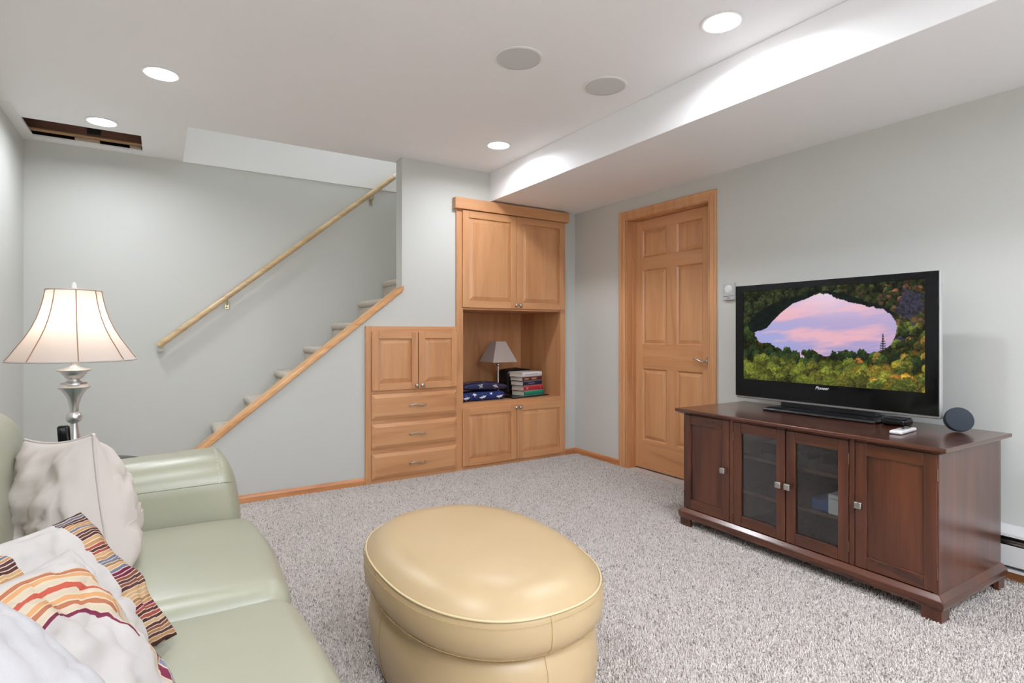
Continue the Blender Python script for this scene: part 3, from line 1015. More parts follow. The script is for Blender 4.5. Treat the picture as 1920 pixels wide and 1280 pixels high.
# ------------------------------------------------------------------ television
def screen_picture(s, t):
    """colours of the lake picture on the screen; s 0..1 left to right, t 0..1 bottom to top (numpy arrays)"""
    def vnoise(x, y, seed):
        r = np.random.default_rng(seed).random((64, 64))
        xi, yi = np.floor(x).astype(int), np.floor(y).astype(int)
        fx, fy = x - xi, y - yi
        fx, fy = fx * fx * (3 - 2 * fx), fy * fy * (3 - 2 * fy)
        g = lambda a, b: r[a % 64, b % 64]
        return (g(xi, yi) * (1 - fx) + g(xi + 1, yi) * fx) * (1 - fy) + (g(xi, yi + 1) * (1 - fx) + g(xi + 1, yi + 1) * fx) * fy
    def fbm(x, y, seed, o=4):
        a, v, tot = 0.5, 0, 0
        for k in range(o):
            v = v + a * vnoise(x * 2 ** k + 7.3 * k, y * 2 ** k + 3.1 * k, seed + k)
            tot += a
            a *= 0.55
        return v / tot
    def inside(poly, x, y):
        r = np.zeros(x.shape, bool)
        n = len(poly)
        for i in range(n):
            x1, y1 = poly[i]
            x2, y2 = poly[(i + 1) % n]
            if y1 == y2: continue
            c_ = ((y1 > y) != (y2 > y)) & (x < (x2 - x1) * (y - y1) / (y2 - y1) + x1)
            r ^= c_
        return r
    C = lambda r, g, b: np.array([r, g, b], float)
    jag = (fbm(s * 55, t * 30, 5) - 0.5) * 0.035
    lake = [(.488, .935), (.405, .88), (.325, .836), (.25, .74), (.202, .66), (.159, .577), (.12, .55), (.082, .541), (.079, .49), (.122, .407), (.16, .42), (.20, .40), (.235, .36), (.30, .30), (.35, .27), (.38, .19), (.405, .305), (.44, .34), (.479, .33), (.52, .29), (.571, .305), (.632, .372), (.66, .34), (.694, .323), (.756, .325), (.817, .37), (.85, .42), (.866, .483), (.873, .583), (.854, .695), (.81, .745), (.756, .771), (.663, .819), (.571, .884)]
    dark = [(.488, .955), (.405, .88), (.325, .836), (.202, .66), (.159, .577), (.08, .53), (.04, .56), (.03, .64), (.09, .75), (.2, .85), (.35, .91), (.488, .96), (.60, .92), (.70, .85), (.80, .79), (.86, .72), (.87, .69), (.80, .735), (.75, .76), (.66, .80), (.571, .875)]
    rock = [(.90, .95), (.99, .85), (.99, .72), (.93, .66), (.88, .52), (.86, .45), (.88, .40), (.94, .50), (.965, .60), (.90, .68), (.86, .72), (.895, .80)]
    n1 = fbm(s * 62, t * 36, 21)
    n2 = fbm(s * 16 + 3, t * 10, 33)
    n3 = fbm(s * 120, t * 70, 44, 3)
    out = np.zeros(s.shape + (3,))
    low = np.clip((0.62 - t) / 0.4, 0, 1)
    # trees
    warm = np.clip((n2 - 0.56) * 4 + (s - 0.5) * 1.1 * low + 0.05, 0, 1)
    g_hi = C(58, 74, 30)[None, None] * (1 - low[..., None]) + C(116, 128, 26)[None, None] * low[..., None]
    o_hi = C(120, 84, 50)[None, None] * (1 - low[..., None]) + C(196, 136, 24)[None, None] * low[..., None]
    col = g_hi * (1 - warm[..., None]) + o_hi * warm[..., None]
    red = np.clip((fbm(s * 24 + 11, t * 16, 71) - 0.62) * 9, 0, 1) * np.clip(0.25 + (s - 0.5), 0, 1)
    col = col * (1 - red[..., None]) + C(206, 96, 40)[None, None] * red[..., None]
    shade = np.clip(0.55 + 1.7 * (n1 - 0.30) + 0.9 * (n3 - 0.5), 0.16, 1.6)
    dk = np.clip((fbm(s * 11 + 5, t * 6, 91) - 0.40) * 4, 0.0, 1.0)
    shade = shade * (0.62 + 0.38 * dk)
    # darker conifers just below the lake
    near = np.clip(1 - np.abs(t - 0.30) / 0.10, 0, 1) * np.clip((0.8 - s) * 3, 0, 1)
    col = col * (1 - 0.55 * near[..., None]) + C(44, 62, 30)[None, None] * 0.55 * near[..., None]
    out = col * shade[..., None]
    R = inside(rock, s + jag, t + jag)
    def crowns(cnt, seed, t_lo, t_hi, r_lo, r_hi, pal, skip):
        g = np.random.default_rng(seed)
        cs = g.random(cnt) * 1.06 - 0.03
        ct = t_lo + g.random(cnt) * (t_hi - t_lo)
        for q in np.argsort(-ct):
            k_ = (t_hi - ct[q]) / max(1e-6, t_hi - t_lo)
            ra = (r_lo + (r_hi - r_lo) * k_) * g.uniform(0.7, 1.25)
            rt = ra * 1.78 * g.uniform(0.95, 1.5)
            x_, y_ = (s - cs[q]) / ra, (t - ct[q]) / rt
            d_ = x_ * x_ + y_ * y_ + (n3 - 0.5) * 1.3 + (n1 - 0.5) * 0.8
            mk = (d_ < 1.0) & ~skip
            if not mk.any(): continue
            p_ = np.clip((cs[q] - 0.36) * 0.9 + g.normal(0, 0.25), 0, 0.999)
            c_ = np.array(pal[int(p_ * len(pal))], float) * g.uniform(0.62, 1.15)
            sh = np.clip(0.70 + 0.38 * y_ - 0.16 * x_ + 1.1 * (n3 - 0.5), 0.22, 1.5)
            out[mk] = c_[None] * sh[mk][:, None]
    none = np.zeros(s.shape, bool)
    out *= 0.55
    out[R] = (C(54, 52, 66)[None] * (0.35 + 1.1 * n3[R])[..., None])
    crowns(420, 5, 0.60, 1.02, 0.012, 0.022, [(56, 66, 34), (48, 62, 30), (74, 76, 36), (96, 76, 46), (122, 82, 54)], inside(rock, s + jag * 2, t + jag))
    crowns(120, 15, 0.40, 0.66, 0.016, 0.026, [(62, 84, 34), (70, 88, 32), (92, 104, 36), (120, 116, 40), (150, 112, 48)], none)
    Dk = inside(dark, s + jag * 0.8, t + jag * 0.8)
    out[Dk] = C(14, 26, 20)[None] * (0.25 + 1.2 * n1[Dk])[..., None]
    K = inside(lake, s + jag * 0.7, t + jag)
    cl = fbm(s * 3.2 + t * 1.5, t * 9 - s * 2.2, 61)
    pk = np.clip((cl - 0.42) * 3.6, 0, 0.85)
    base = C(140, 138, 190)[None, None] * (1 - t[..., None]) + C(204, 178, 208)[None, None] * t[..., None]
    blue = np.clip(1 - np.hypot((s - 0.18) * 2.2, (t - 0.45) * 3), 0, 1)
    base = base * (1 - 0.6 * blue[..., None]) + C(152, 168, 222)[None, None] * 0.6 * blue[..., None]
    sky = base * (1 - pk[..., None]) + C(236, 178, 186)[None, None] * pk[..., None]
    top = np.clip((t - 0.66) * 3.2, 0, 1) * np.clip(1 - np.abs(s - 0.55) * 2.2, 0, 1)
    sky = sky * (1 - top[..., None]) + C(228, 208, 224)[None, None] * top[..., None]
    out[K] = sky[K]
    crowns(46, 27, 0.20, 0.33, 0.022, 0.034, [(48, 70, 34), (56, 80, 34), (66, 88, 36), (100, 108, 34), (140, 112, 40)], none & K)
    crowns(150, 37, -0.04, 0.24, 0.026, 0.050, [(104, 112, 36), (122, 122, 40), (86, 98, 36), (144, 130, 36), (188, 142, 40), (204, 118, 44)], none)
    # the lone pine at the right shore
    for j in range(7):
        zz = 0.36 + 0.022 * j
        wd = 0.017 * (1 - j / 8)
        B = (np.abs(s - 0.812) < wd) & (np.abs(t - zz - 0.3 * np.abs(s - 0.812)) < 0.005)
        out[B] = C(30, 40, 30)
    B = (np.abs(s - 0.812) < 0.0022) & (t > 0.33) & (t < 0.52)
    out[B] = C(30, 34, 28)
    lum = out.mean(-1, keepdims=True)
    out[~K] = (0.92 * out + 0.08 * lum)[~K]
    out = np.clip(out, 0, 255) / 255.0
    return np.where(out <= 0.04045, out / 12.92, ((out + 0.055) / 1.055) ** 2.4)

def television():
    XT, y0, y1, z0, z1 = 2.92, 1.049, 2.084, 0.7225, 1.391
    zs = 0.675
    root = thing('television', 'black flat television showing a lake among autumn trees', 'television', (XT + 0.02, 1.567, zs))
    bz_s, bz_t, bz_b = 0.056, 0.038, 0.115
    sy0, sy1, sz0, sz1 = y0 + bz_s, y1 - bz_s, z0 + bz_b, z1 - bz_t
    m = MB()   # silver surround
    m.rbox((XT + 0.025, 0.5 * (y0 + y1), 0.5 * (z0 + z1)), (0.018, 0.5 * (y1 - y0), 0.5 * (z1 - z0)), 0.010, 3, 2)
    m.build('surround', 'silver_plastic', root, smooth=40)
    b = MB()   # glossy front frame
    xf, xb = XT, XT + 0.012
    i0, i1, k0, k1 = y0 + 0.004, y1 - 0.004, z0 + 0.014, z1 - 0.004
    b.box(xf, xb, i0, sy0, k0, k1)
    b.box(xf, xb, sy1, i1, k0, k1)
    b.box(xf, xb, sy0, sy1, k0, sz0)
    b.box(xf, xb, sy0, sy1, sz1, k1)
    b.build('front_frame', 'black_gloss', root)
    MB().box(XT + 0.036, XT + 0.10, y0 + 0.06, y1 - 0.06, z0 + 0.05, z1 - 0.06).build('rear_housing', 'black_matte', root, bevel=0.01)
    # screen: grid with the picture as colour data
    NS, NT = 400, 226
    yy = np.linspace(sy1, sy0, NS + 1)
    zz = np.linspace(sz0, sz1, NT + 1)
    Yg, Zg = np.meshgrid(yy, zz)
    V = np.stack([np.full(Yg.shape, XT + 0.0035), Yg, Zg], -1).reshape(-1, 3) - np.array(root.location)[None]
    W = NS + 1
    i = (np.arange(NT)[:, None] * W + np.arange(NS)[None]).ravel()
    F = np.stack([i, i + 1, i + W + 1, i + W], -1)
    me = bpy.data.meshes.new('screen')
    me.from_pydata(V.tolist(), [], F.tolist())
    S, T = np.meshgrid(np.linspace(0, 1, NS + 1), np.linspace(0, 1, NT + 1))
    colr = np.ones((V.shape[0], 4))
    colr[:, :3] = screen_picture(S, T).reshape(-1, 3)
    at = me.color_attributes.new('picture', 'FLOAT_COLOR', 'POINT')
    at.data.foreach_set('color', colr.reshape(-1))
    mt, nt, bs = new_mat('screen_picture')
    an = nt.nodes.new('ShaderNodeAttribute')
    an.attribute_name = 'picture'
    bs.inputs['Base Color'].default_value = (0.004, 0.004, 0.004, 1)
    bs.inputs['Roughness'].default_value = 0.5
    bs.inputs['Specular IOR Level'].default_value = 0.05
    nt.links.new(an.outputs['Color'], bs.inputs['Emission Color'])
    bs.inputs['Emission Strength'].default_value = 0.74
    me.materials.append(mt)
    so = bpy.data.objects.new('screen', me)
    COL.objects.link(so)
    so.parent = root
    so['label'] = 'lit screen with a pink sky lake and autumn forest'
    # maker's lettering
    cu = bpy.data.curves.new('lettering', 'FONT')
    cu.body = 'Pioneer'
    cu.size = 0.022
    cu.shear = 0.35
    cu.extrude = 0.0004
    cu.offset = 0.0
    cu.align_x = 'CENTER'
    to = bpy.data.objects.new('lettering_tmp', cu)
    COL.objects.link(to)
    dg = bpy.context.evaluated_depsgraph_get()
    lm = bpy.data.meshes.new_from_object(to.evaluated_get(dg))
    bpy.data.objects.remove(to, do_unlink=True)
    emit('logo_lit', (0.7, 0.72, 0.75, 1), 0.15)
    lm.materials.clear()
    lm.materials.append(M['logo_lit'])
    lo = bpy.data.objects.new('lettering', lm)
    COL.objects.link(lo)
    lo.parent = root
    lo.rotation_euler = (math.pi / 2, 0, -math.pi / 2)
    lo.location = (XT - 0.0006 - root.location.x, 1.567 - root.location.y + 0.0, 0.812 - zs)
    # pedestal
    MB().box(2.945, 3.01, 1.325, 1.81, zs + 0.02, z0 + 0.06).build('neck', 'black_plastic', root, bevel=0.004)
    p = MB()
    bx0, bx1, by0, by1 = 2.858, 3.09, 1.285, 1.868
    rings = [[(bx0 + d, by0 + d, z), (bx1 - d, by0 + d, z), (bx1 - d, by1 - d, z), (bx0 + d, by1 - d, z)] for d, z in ((0.004, zs + 0.0005), (0.0, zs + 0.006), (0.006, zs + 0.014), (0.03, zs + 0.022))]
    v = [q for r_ in rings for q in r_]
    f = [(3, 2, 1, 0), (12, 13, 14, 15)]
    for j in range(3):
        for k in range(4):
            k2 = (k + 1) % 4
            f.append((j * 4 + k, j * 4 + k2, (j + 1) * 4 + k2, (j + 1) * 4 + k))
    p.add(v, f)
    p.build('pedestal', 'black_plastic', root, bevel=0.003)
television()

# small things on the console
def streaming_box():
    m = thing('streaming_box', 'small black rounded box beside the television pedestal', 'electronics', (2.93, 1.222, 0.6755))
    MB().rbox((2.93, 1.222, 0.6755 + 0.0165), (0.05, 0.05, 0.016), 0.012, 4, 3).build('case', 'black_gloss', m, smooth=50)
    MB().rbox((2.93, 1.222, 0.6755 + 0.0335), (0.043, 0.043, 0.0012), 0.001, 2, 3).build('lid', 'black_matte', m, smooth=50)
streaming_box()

def remote():
    ax = Vector((0.985, 0.17, 0))
    loc = (2.738, 1.118, 0.6755)
    r = thing('remote_control', 'small silver white remote control lying near the console edge', 'remote', loc, math.atan2(0.02, 0.985) + 0.05)
    MB().rbox((0, 0, 0.0075), (0.088, 0.024, 0.0072), 0.006, 4, 3).build('case', 'white_plastic', r, smooth=50, local=True)
    MB().rbox((0.012, 0, 0.0146), (0.06, 0.016, 0.0012), 0.001, 2, 2).build('keypad', 'silver_plastic', r, smooth=50, local=True)
    for i, (a, b) in enumerate(((0.045, -0.008), (0.045, 0.008), (0.022, -0.008), (0.022, 0.008), (0.0, 0.0))):
        MB().rbox((a, b, 0.0162), (0.0085, 0.0055, 0.0016), 0.0012, 2, 2).build('button', 'black_plastic', r, smooth=50, local=True)
remote()

def disc_speaker():
    # a round drum tipped back on its rim
    R, T = 0.053, 0.033
    face = Vector((-0.74, -0.60, 0.30)).normalized()
    loc = Vector((2.955, 0.998, 0.6755))
    r = thing('round_speaker', 'round dark blue grey fabric speaker tipped back at the console end', 'speaker', tuple(loc))
    Q = face.to_track_quat('Z', 'Y').to_matrix()
    def put(mb):
        q = [Q @ Vector(p) for p in mb.v]
        return q
    a = MB().lathe([(0.0, -T), (R * 0.55, -T), (R * 0.9, -T * 0.35), (R * 0.985, T * 0.3)], 40, cap=False)
    b = MB().lathe([(R * 0.985, T * 0.3), (R, T * 0.55), (R * 0.99, T * 0.9), (R * 0.93, T), (0.0, T * 1.06)], 40, cap=False)
    ca, cb = put(a), put(b)
    zmin = min(p.z for p in ca + cb)
    up = Vector((0, 0, -zmin + 0.0004))
    for mb, cc, nm, mt in ((a, ca, 'shell', 'black_plastic'), (b, cb, 'cloth_face', 'speaker_cloth')):
        mb.v = [tuple(p + up) for p in cc]
        mb.build(nm, mt, r, smooth=60, local=True)
disc_speaker()

# ------------------------------------------------------------------ thermostat and baseboard heater
def thermostat():
    r = thing('thermostat', 'small silver thermostat with round dial beside the door', 'thermostat', (XR, 2.330, 1.33))
    MB().box(XR - 0.026, XR, 2.292, 2.372, 1.328, 1.442).build('case', 'silver_plastic', r, bevel=0.003)
    d = MB()
    q = MB().lathe([(0.028, 0.0), (0.027, 0.003), (0.019, 0.003), (0.0185, 0.009), (0.0, 0.0095)], 28, cap=False)
    d.add([(XR - 0.026 - z, 2.332 + x, 1.400 + y) for x, y, z in q.v], q.f)
    d.build('dial', 'white_plastic', r, smooth=40)
    MB().box(XR - 0.0265, XR - 0.0255, 2.294, 2.370, 1.352, 1.3545).build('seam', 'black_matte', r)
    MB().box(XR - 0.0265, XR - 0.0255, 2.318, 2.346, 1.339, 1.342).build('marking', 'black_matte', r)
thermostat()

def heater():
    y0, y1 = -1.6, 2.36
    r = thing('heating_convector', 'white metal baseboard heating convector low on the right wall', 'heater', (XR, 0.4, 0.0))
    xf = XR - 0.064
    MB().prism([(XR - 0.001, 0.252), (XR - 0.001, 0.060), (XR - 0.008, 0.060), (XR - 0.008, 0.243), (xf + 0.006, 0.214), (xf, 0.210), (xf, 0.222), (XR - 0.02, 0.252)], 'y', y0, y1).build('hood', 'heater_white', r)
    MB().box(xf, xf + 0.004, y0, y1, 0.082, 0.172).build('front_cover', 'heater_white', r, bevel=0.0015)
    MB().box(xf + 0.006, xf + 0.012, y0, y1, 0.176, 0.184).build('damper', 'nickel', r)
    MB().prism([(xf + 0.004, 0.190), (XR - 0.010, 0.205), (XR - 0.010, 0.209), (xf + 0.004, 0.194)], 'y', y0, y1).build('damper', 'nickel', r)
    MB().box(xf + 0.016, XR - 0.012, y0, y1, 0.105, 0.165).build('fin_bank', 'cavity_dark', r)
    MB().box(xf - 0.002, XR - 0.008, y0, y1, 0.057, 0.066).build('bottom_lip', 'heater_white', r)
heater()

# ------------------------------------------------------------------ ottoman
def ottoman():
    CX, CY, A, B, NN = 0.884, 1.614, 0.322, 0.462, 2.35
    root = thing('ottoman', 'oval butter yellow leather ottoman in the middle of the carpet', 'ottoman', (CX, CY, 0.0))
    K = 96
    def outline(off, wob=0.0):
        pts = []
        for k in range(K):
            a = 2 * math.pi * k / K
            cx, sy = math.cos(a), math.sin(a)
            x = A * math.copysign(abs(cx) ** (2 / NN), cx)
            y = B * math.copysign(abs(sy) ** (2 / NN), sy)
            nx = math.copysign(abs(x / A) ** (NN - 1), x) / A
            ny = math.copysign(abs(y / B) ** (NN - 1), y) / B
            l_ = math.hypot(nx, ny)
            pts.append((CX + x + nx / l_ * off, CY + y + ny / l_ * off))
        return pts
    def loft(prof, topcap):
        v, f = [], []
        for off, z in prof:
            v += [(x, y, z) for x, y in outline(off)]
        n = len(prof)
        for j in range(n - 1):
            for k in range(K):
                k2 = (k + 1) % K
                f.append((j * K + k, j * K + k2, (j + 1) * K + k2, (j + 1) * K + k))
        f.append(tuple(range(K))[::-1])
        m = MB().add(v, f)
        return m, n
    # pad: boxing between two seams, crowned top
    prof = [(-0.040, 0.262), (-0.014, 0.272), (0.004, 0.292), (0.010, 0.320), (0.009, 0.348), (0.004, 0.370), (0.0, 0.379)]
    m, n = loft(prof, False)
    base = (n - 1) * K
    ring = [base + k for k in range(K)]
    zs = 0.379
    for s in (0.985, 0.96, 0.92, 0.86, 0.78, 0.68, 0.56, 0.42, 0.28, 0.14):
        t = 1 - s
        new = []
        for k in range(K):
            x, y, _ = m.v[base + k]
            X, Y = CX + (x - CX) * s, CY + (y - CY) * s
            z = zs + 0.056 * (1 - (1 - min(1, t / 0.30)) ** 2.2) + 0.006 * t
            # soft creases along the right-hand rim
            e = max(0.0, 1 - abs(s - 0.8) / 0.22) * max(0, (X - CX) / A)
            z += 0.0035 * e * math.sin(Y * 95 + 5 * mnoise.noise(Vector((X * 6, Y * 6, 0)))) * max(0, min(1, (Y - 1.45) * 4))
            z += 0.004 * mnoise.noise(Vector((X * 5, Y * 5, 1.7)))
            new.append(len(m.v))
            m.v.append((X, Y, z))
        for k in range(K):
            k2 = (k + 1) % K
            m.f.append((ring[k], ring[k2], new[k2], new[k]))
        ring = new
    m.f.append(tuple(ring))
    m.build('pad', 'leather_tan', root, smooth=60)
    # welt along the upper seam
    MB().tube([(x, y, 0.381) for x, y in outline(0.002)], 0.0032, 8, closed=True).build('welt', 'leather_tan_edge', root, smooth=80)
    # rows of stitches under the welt and above the lower seam
    st = MB()
    for off, z, dz in ((0.0105, 0.3665, 0), (0.0045, 0.2835, 0)):
        pts = outline(off)
        for k in range(K):
            x0, y0 = pts[k]
            x1, y1 = pts[(k + 1) % K]
            for q in (0.0, 0.25, 0.5, 0.75):
                a = (x0 + (x1 - x0) * q, y0 + (y1 - y0) * q, z)
                b = (x0 + (x1 - x0) * (q + 0.15), y0 + (y1 - y0) * (q + 0.15), z)
                st.tube([a, b], 0.0011, 4)
    so = st.build('stitching', 'stitch_tan', root)
    so['kind'] = 'stuff'
    # body
    m, n = loft([(-0.045, 0.018), (-0.030, 0.03), (-0.014, 0.09), (-0.006, 0.16), (-0.012, 0.22), (-0.030, 0.262), (-0.06, 0.268)], True)
    m.f.append(tuple((n - 1) * K + k for k in range(K)))
    m.build('body', 'leather_tan', root, smooth=60)
    # vertical seams of pad and body
    for kk in (47, 71, 95, 23):
        pts = [outline(o_ + 0.0004)[kk] + (z,) for o_, z in prof[1:]]
        MB().tube(pts, 0.0013, 6).build('seam', 'stitch_tan', root, smooth=80)
        pts = [outline(o_ + 0.0004)[kk] + (z,) for o_, z in ((-0.030, 0.03), (-0.014, 0.09), (-0.006, 0.16), (-0.012, 0.22), (-0.030, 0.262))]
        MB().tube(pts, 0.0013, 6).build('seam', 'stitch_tan', root, smooth=80)
    MB().prism([(x, y) for x, y in outline(-0.075)], 'z', 0.0, 0.02).build('plinth', 'black_matte', root)
ottoman()

# ------------------------------------------------------------------ sofa
def sofa():
    root = thing('loveseat', 'sage green leather loveseat along the left wall', 'sofa', (-0.25, 1.48, 0.0))
    YA = 2.262          # inner face of the far arm
    YN = 0.69           # inner face of the near arm
    def nz(x, y, z, f_, a):
        return a * mnoise.noise(Vector((x * f_, y * f_, z * f_)))
    # base
    MB().rbox((-0.28, 0.5 * (YA + YN), 0.165), (0.46, 0.5 * (YA - YN) + 0.1, 0.125), 0.04, 4, 4).build('base', 'leather_sage', root, smooth=60)
    # seat cushions
    ymid = 1.545
    spans = (((YN + ymid) / 2, (ymid - YN) / 2), ((YA + ymid) / 2, (YA - ymid) / 2))
    for yc, hw in spans:
        hx, hy, hz = 0.372, hw - 0.0015, 0.095
        def fn(x, y, z, yc=yc, hx=hx, hy=hy):
            u, v_ = x / hx, y / hy
            if z > 0:
                z += 0.030 * max(0, 1 - u * u) * max(0, 1 - abs(v_) ** 3) - 0.006
                z += 0.0016 * math.sin(y * 150 + 4 * mnoise.noise(Vector((x * 5, y * 3, yc)))) * max(0, 1 - abs(x - 0.0) / 0.3) * max(0, v_) * max(0, 1 - abs(v_ - 0.5) * 2)
                z += nz(x, y, yc, 5, 0.005)
            x += 0.018 * max(0, u) * max(0, 1 - v_ * v_)
            return (x, y, z)
        MB().rbox((-0.072, yc, 0.352), (hx, hy, hz), 0.075, 6, 16, fn).build('seat_cushion', 'leather_sage', root, smooth=70)
    # arms
    for side, yi in ((1, YA), (-1, YN)):
        hx, hy, hz = 0.495, 0.155, 0.30
        KX = 0.42
        def fa(x, y, z, side=side):
            x = x * KX
            u = x / hx
            zz = z / hz
            if z > 0:
                x -= 0.045 * max(0, u) * zz * zz
                z += 0.018 * u * max(0, zz)
            y += side * 0.012 * math.sin(math.pi * 0.5 * (1 + zz)) * -1
            z += nz(x, y, 3.1, 6, 0.004) if z > 0 else 0
            return (x, y, z)
        arm = MB().rbox((-0.232, yi + side * 0.150, 0.345), (hx / KX, hy, hz), 0.115, 7, 12, fa).build('arm', 'leather_sage', root, smooth=70)
        # seam along the inner side and down round the front panel
        yf = yi - side * 0.0095
        pts = []
        for i in range(24):
            t = i / 23
            x = -0.66 + 0.885 * t
            pts.append((x, yf + side * 0.003, 0.553 + 0.012 * t + 0.004 * math.sin(3 * t)))
        MB().tube(pts, 0.0016, 6).build('seam', 'seam_sage', arm, smooth=80)
        st = MB()
        ys = yi + side * 0.150
        # stitches round the front edge of the arm
        for i in range(46):
            t = i / 45
            if t < 0.5:
                z = 0.28 + (0.545 - 0.28) * (t / 0.5)
                y = yi - side * 0.0075
                x = 0.200 - 0.018 * (t / 0.5)
            else:
                a = (t - 0.5) / 0.5 * math.pi / 2
                y = yi + side * (0.110 - 0.118 * math.cos(a))
                z = 0.552 + 0.118 * math.sin(a)
                x = 0.182 - 0.02 * (t - 0.5)
            if i % 2 == 0:
                p0 = (x, y, z)
            else:
                st.tube([p0, (x, y, z)], 0.0013, 4)
        so = st.build('stitching', 'stitch_sage', arm)
        so['kind'] = 'stuff'
    # back cushions, leaning
    for yc, hw in spans:
        hx, hy, hz = 0.115, hw + 0.005, 0.265
        def fb(x, y, z):
            u, v_ = z / hz, y / hy
            if x > 0:
                x += 0.030 * max(0, 1 - u * u) * max(0, 1 - v_ * v_)
            x -= 0.11 * (z + hz) * 1.0
            x += nz(x, y, z, 5, 0.006)
            return (x, y, z)
        MB().rbox((-0.425, yc + (-0.008 if yc < ymid else 0.008), 0.625), (hx, hy, hz), 0.085, 6, 10, fb).build('back_cushion', 'leather_sage', root, smooth=70)
    MB().rbox((-0.70, 0.5 * (YA + YN), 0.44), (0.055, 0.5 * (YA - YN) + 0.12, 0.36), 0.04, 4, 4).build('back_frame', 'leather_sage', root, smooth=60)
    for x in (-0.66, 0.10):
        for y in (YN - 0.2, YA + 0.2):
            MB().box(x - 0.03, x + 0.03, y - 0.03, y + 0.03, 0.0, 0.05).build('foot', 'black_matte', root)
sofa()

# ------------------------------------------------------------------ scatter cushions
def cushion(name, label, mat, A, B, C_, thick, seed, wr=1.0, piping=None, extra=None, group='scatter cushions on the sofa', n=44, power=0.42, sag=0.0, wedge=0.0):
    """A: corner at (u=1, v=1); B: corner at (u=1, v=0); C_: corner at (u=0, v=1). thick: full thickness. The printed side faces (B-A)x(C-A) flipped to +z."""
    A, B, C_ = Vector(A), Vector(B), Vector(C_)
    eu, ev = A - C_, A - B
    ctr = B + (C_ - A) * 0.5 + ev * 0.5
    nrm = eu.cross(ev).normalized()
    root = thing(name, label, 'cushion', tuple(ctr), group=group)
    def P(u, v, side):
        a, b = 2 * u - 1, 2 * v - 1
        pin = 0.085
        au = a * (1 - pin * (1 - b * b) * abs(a) ** 3)
        bv = b * (1 - pin * (1 - a * a) * abs(b) ** 3)
        e = max(0.0, (1 - abs(a) ** 2.2)) * max(0.0, (1 - abs(b) ** 2.2))
        h = 0.5 * thick * e ** power * (1 + wedge * (0.5 - v))
        p = ctr * 0 + eu * (au * 0.5) + ev * (bv * 0.5)
        q = Vector((a * 2.1 + seed, b * 2.1 - seed, side * 3.0 + seed))
        w1 = mnoise.noise(q) * 0.020 + mnoise.noise(q * 2.3) * 0.011
        rim = min(1.0, 4.0 * e)
        # folds running in from the edges
        edge = max(abs(a), abs(b))
        d1 = mnoise.noise(Vector((a * 1.0 + b * 2.6 + seed, (a - b) * 0.7, seed * 2 + side)))
        d2 = mnoise.noise(Vector((a * 3.4 - b * 1.2 - seed, (a + b) * 0.6, seed + side * 2)))
        fold = -0.016 * max(0.0, 1 - abs(d1) / 0.16) * (1 - abs(a) ** 4) - 0.013 * max(0.0, 1 - abs(d2) / 0.14) * (1 - abs(b) ** 4)
        return p + nrm * (side * (h + wr * (w1 + fold) * rim * (1 if e > 0 else 0))) + Vector((0, 0, -sag * e))
    v, f, uvs = [], [], []
    idx = {}
    for side in (1, -1):
        for i in range(n + 1):
            for j in range(n + 1):
                u = 0.5 - 0.5 * math.cos(math.pi * i / n)
                w_ = 0.5 - 0.5 * math.cos(math.pi * j / n)
                bd = i in (0, n) or j in (0, n)
                if side == -1 and bd:
                    idx[(side, i, j)] = idx[(1, i, j)]
                    continue
                idx[(side, i, j)] = len(v)
                v.append(tuple(P(u, w_, side)))
                uvs.append((u, w_))
        for i in range(n):
            for j in range(n):
                q = (idx[(side, i, j)], idx[(side, i + 1, j)], idx[(side, i + 1, j + 1)], idx[(side, i, j + 1)])
                f.append(q if side == 1 else q[::-1])
    m = MB().add(v, f)
    o = m.build('cover', mat, root, smooth=70, local=True)
    ul = o.data.uv_layers.new(name='UVMap')
    for lp in o.data.loops:
        ul.data[lp.index].uv = uvs[lp.vertex_index]
    if piping:
        pts = []
        for i in range(n): pts.append(v[idx[(1, i, 0)]])
        for j in range(n): pts.append(v[idx[(1, n, j)]])
        for i in range(n): pts.append(v[idx[(1, n - i, n)]])
        for j in range(n): pts.append(v[idx[(1, 0, n - j)]])
        MB().tube(pts, 0.0042, 8, closed=True).build('piping', piping, root, smooth=80, local=True)
    if extra:
        extra(root, P)
    return root

def flap_and_button(root, P):
    pts = [P(0.90 - 0.02 * t, 0.03 + 0.0 * t, -1) for t in (0, 1)]
    line = [P(0.42 + 0.56 * i / 20, 0.40 - 0.06 * i / 20, -1) for i in range(21)]
    MB().tube(line, 0.0012, 6).build('flap_edge', 'grey_linen', root, smooth=80, local=True)
    b = P(0.50, 0.42, -1)
    MB().rbox(tuple(b), (0.009, 0.009, 0.009), 0.0085, 4, 2).build('button', 'white_plastic', root, smooth=80, local=True)

cushion('scatter_cushion', 'large plain cream cushion propped upright against the far sofa arm', 'cream_cotton',
        (-0.142, 1.75, 0.852), (-0.095, 1.74, 0.462), (-0.325, 2.075, 0.805), 0.27, 1.3, wr=1.1, wedge=0.9, piping='cream_cotton', extra=flap_and_button)
cushion('scatter_cushion', 'cream cushion with a striped brown, grey and maroon end band', 'striped_band_cotton',
        (-0.145, 1.50, 0.725), (0.030, 1.345, 0.482), (-0.325, 1.235, 0.74), 0.11, 4.1, wr=0.6)
cushion('scatter_cushion', 'cream cushion printed with orange and rust stripes, second nearest', 'striped_print_cotton',
        (-0.138, 1.27, 0.72), (0.035, 1.115, 0.468), (-0.315, 1.00, 0.735), 0.15, 7.7, wr=0.9)
cushion('scatter_cushion', 'plain white cushion in the near left corner of the sofa', 'white_cotton',
        (-0.195, 0.985, 0.765), (0.03, 0.87, 0.51), (-0.33, 0.73, 0.80), 0.13, 2.2, wr=0.4)

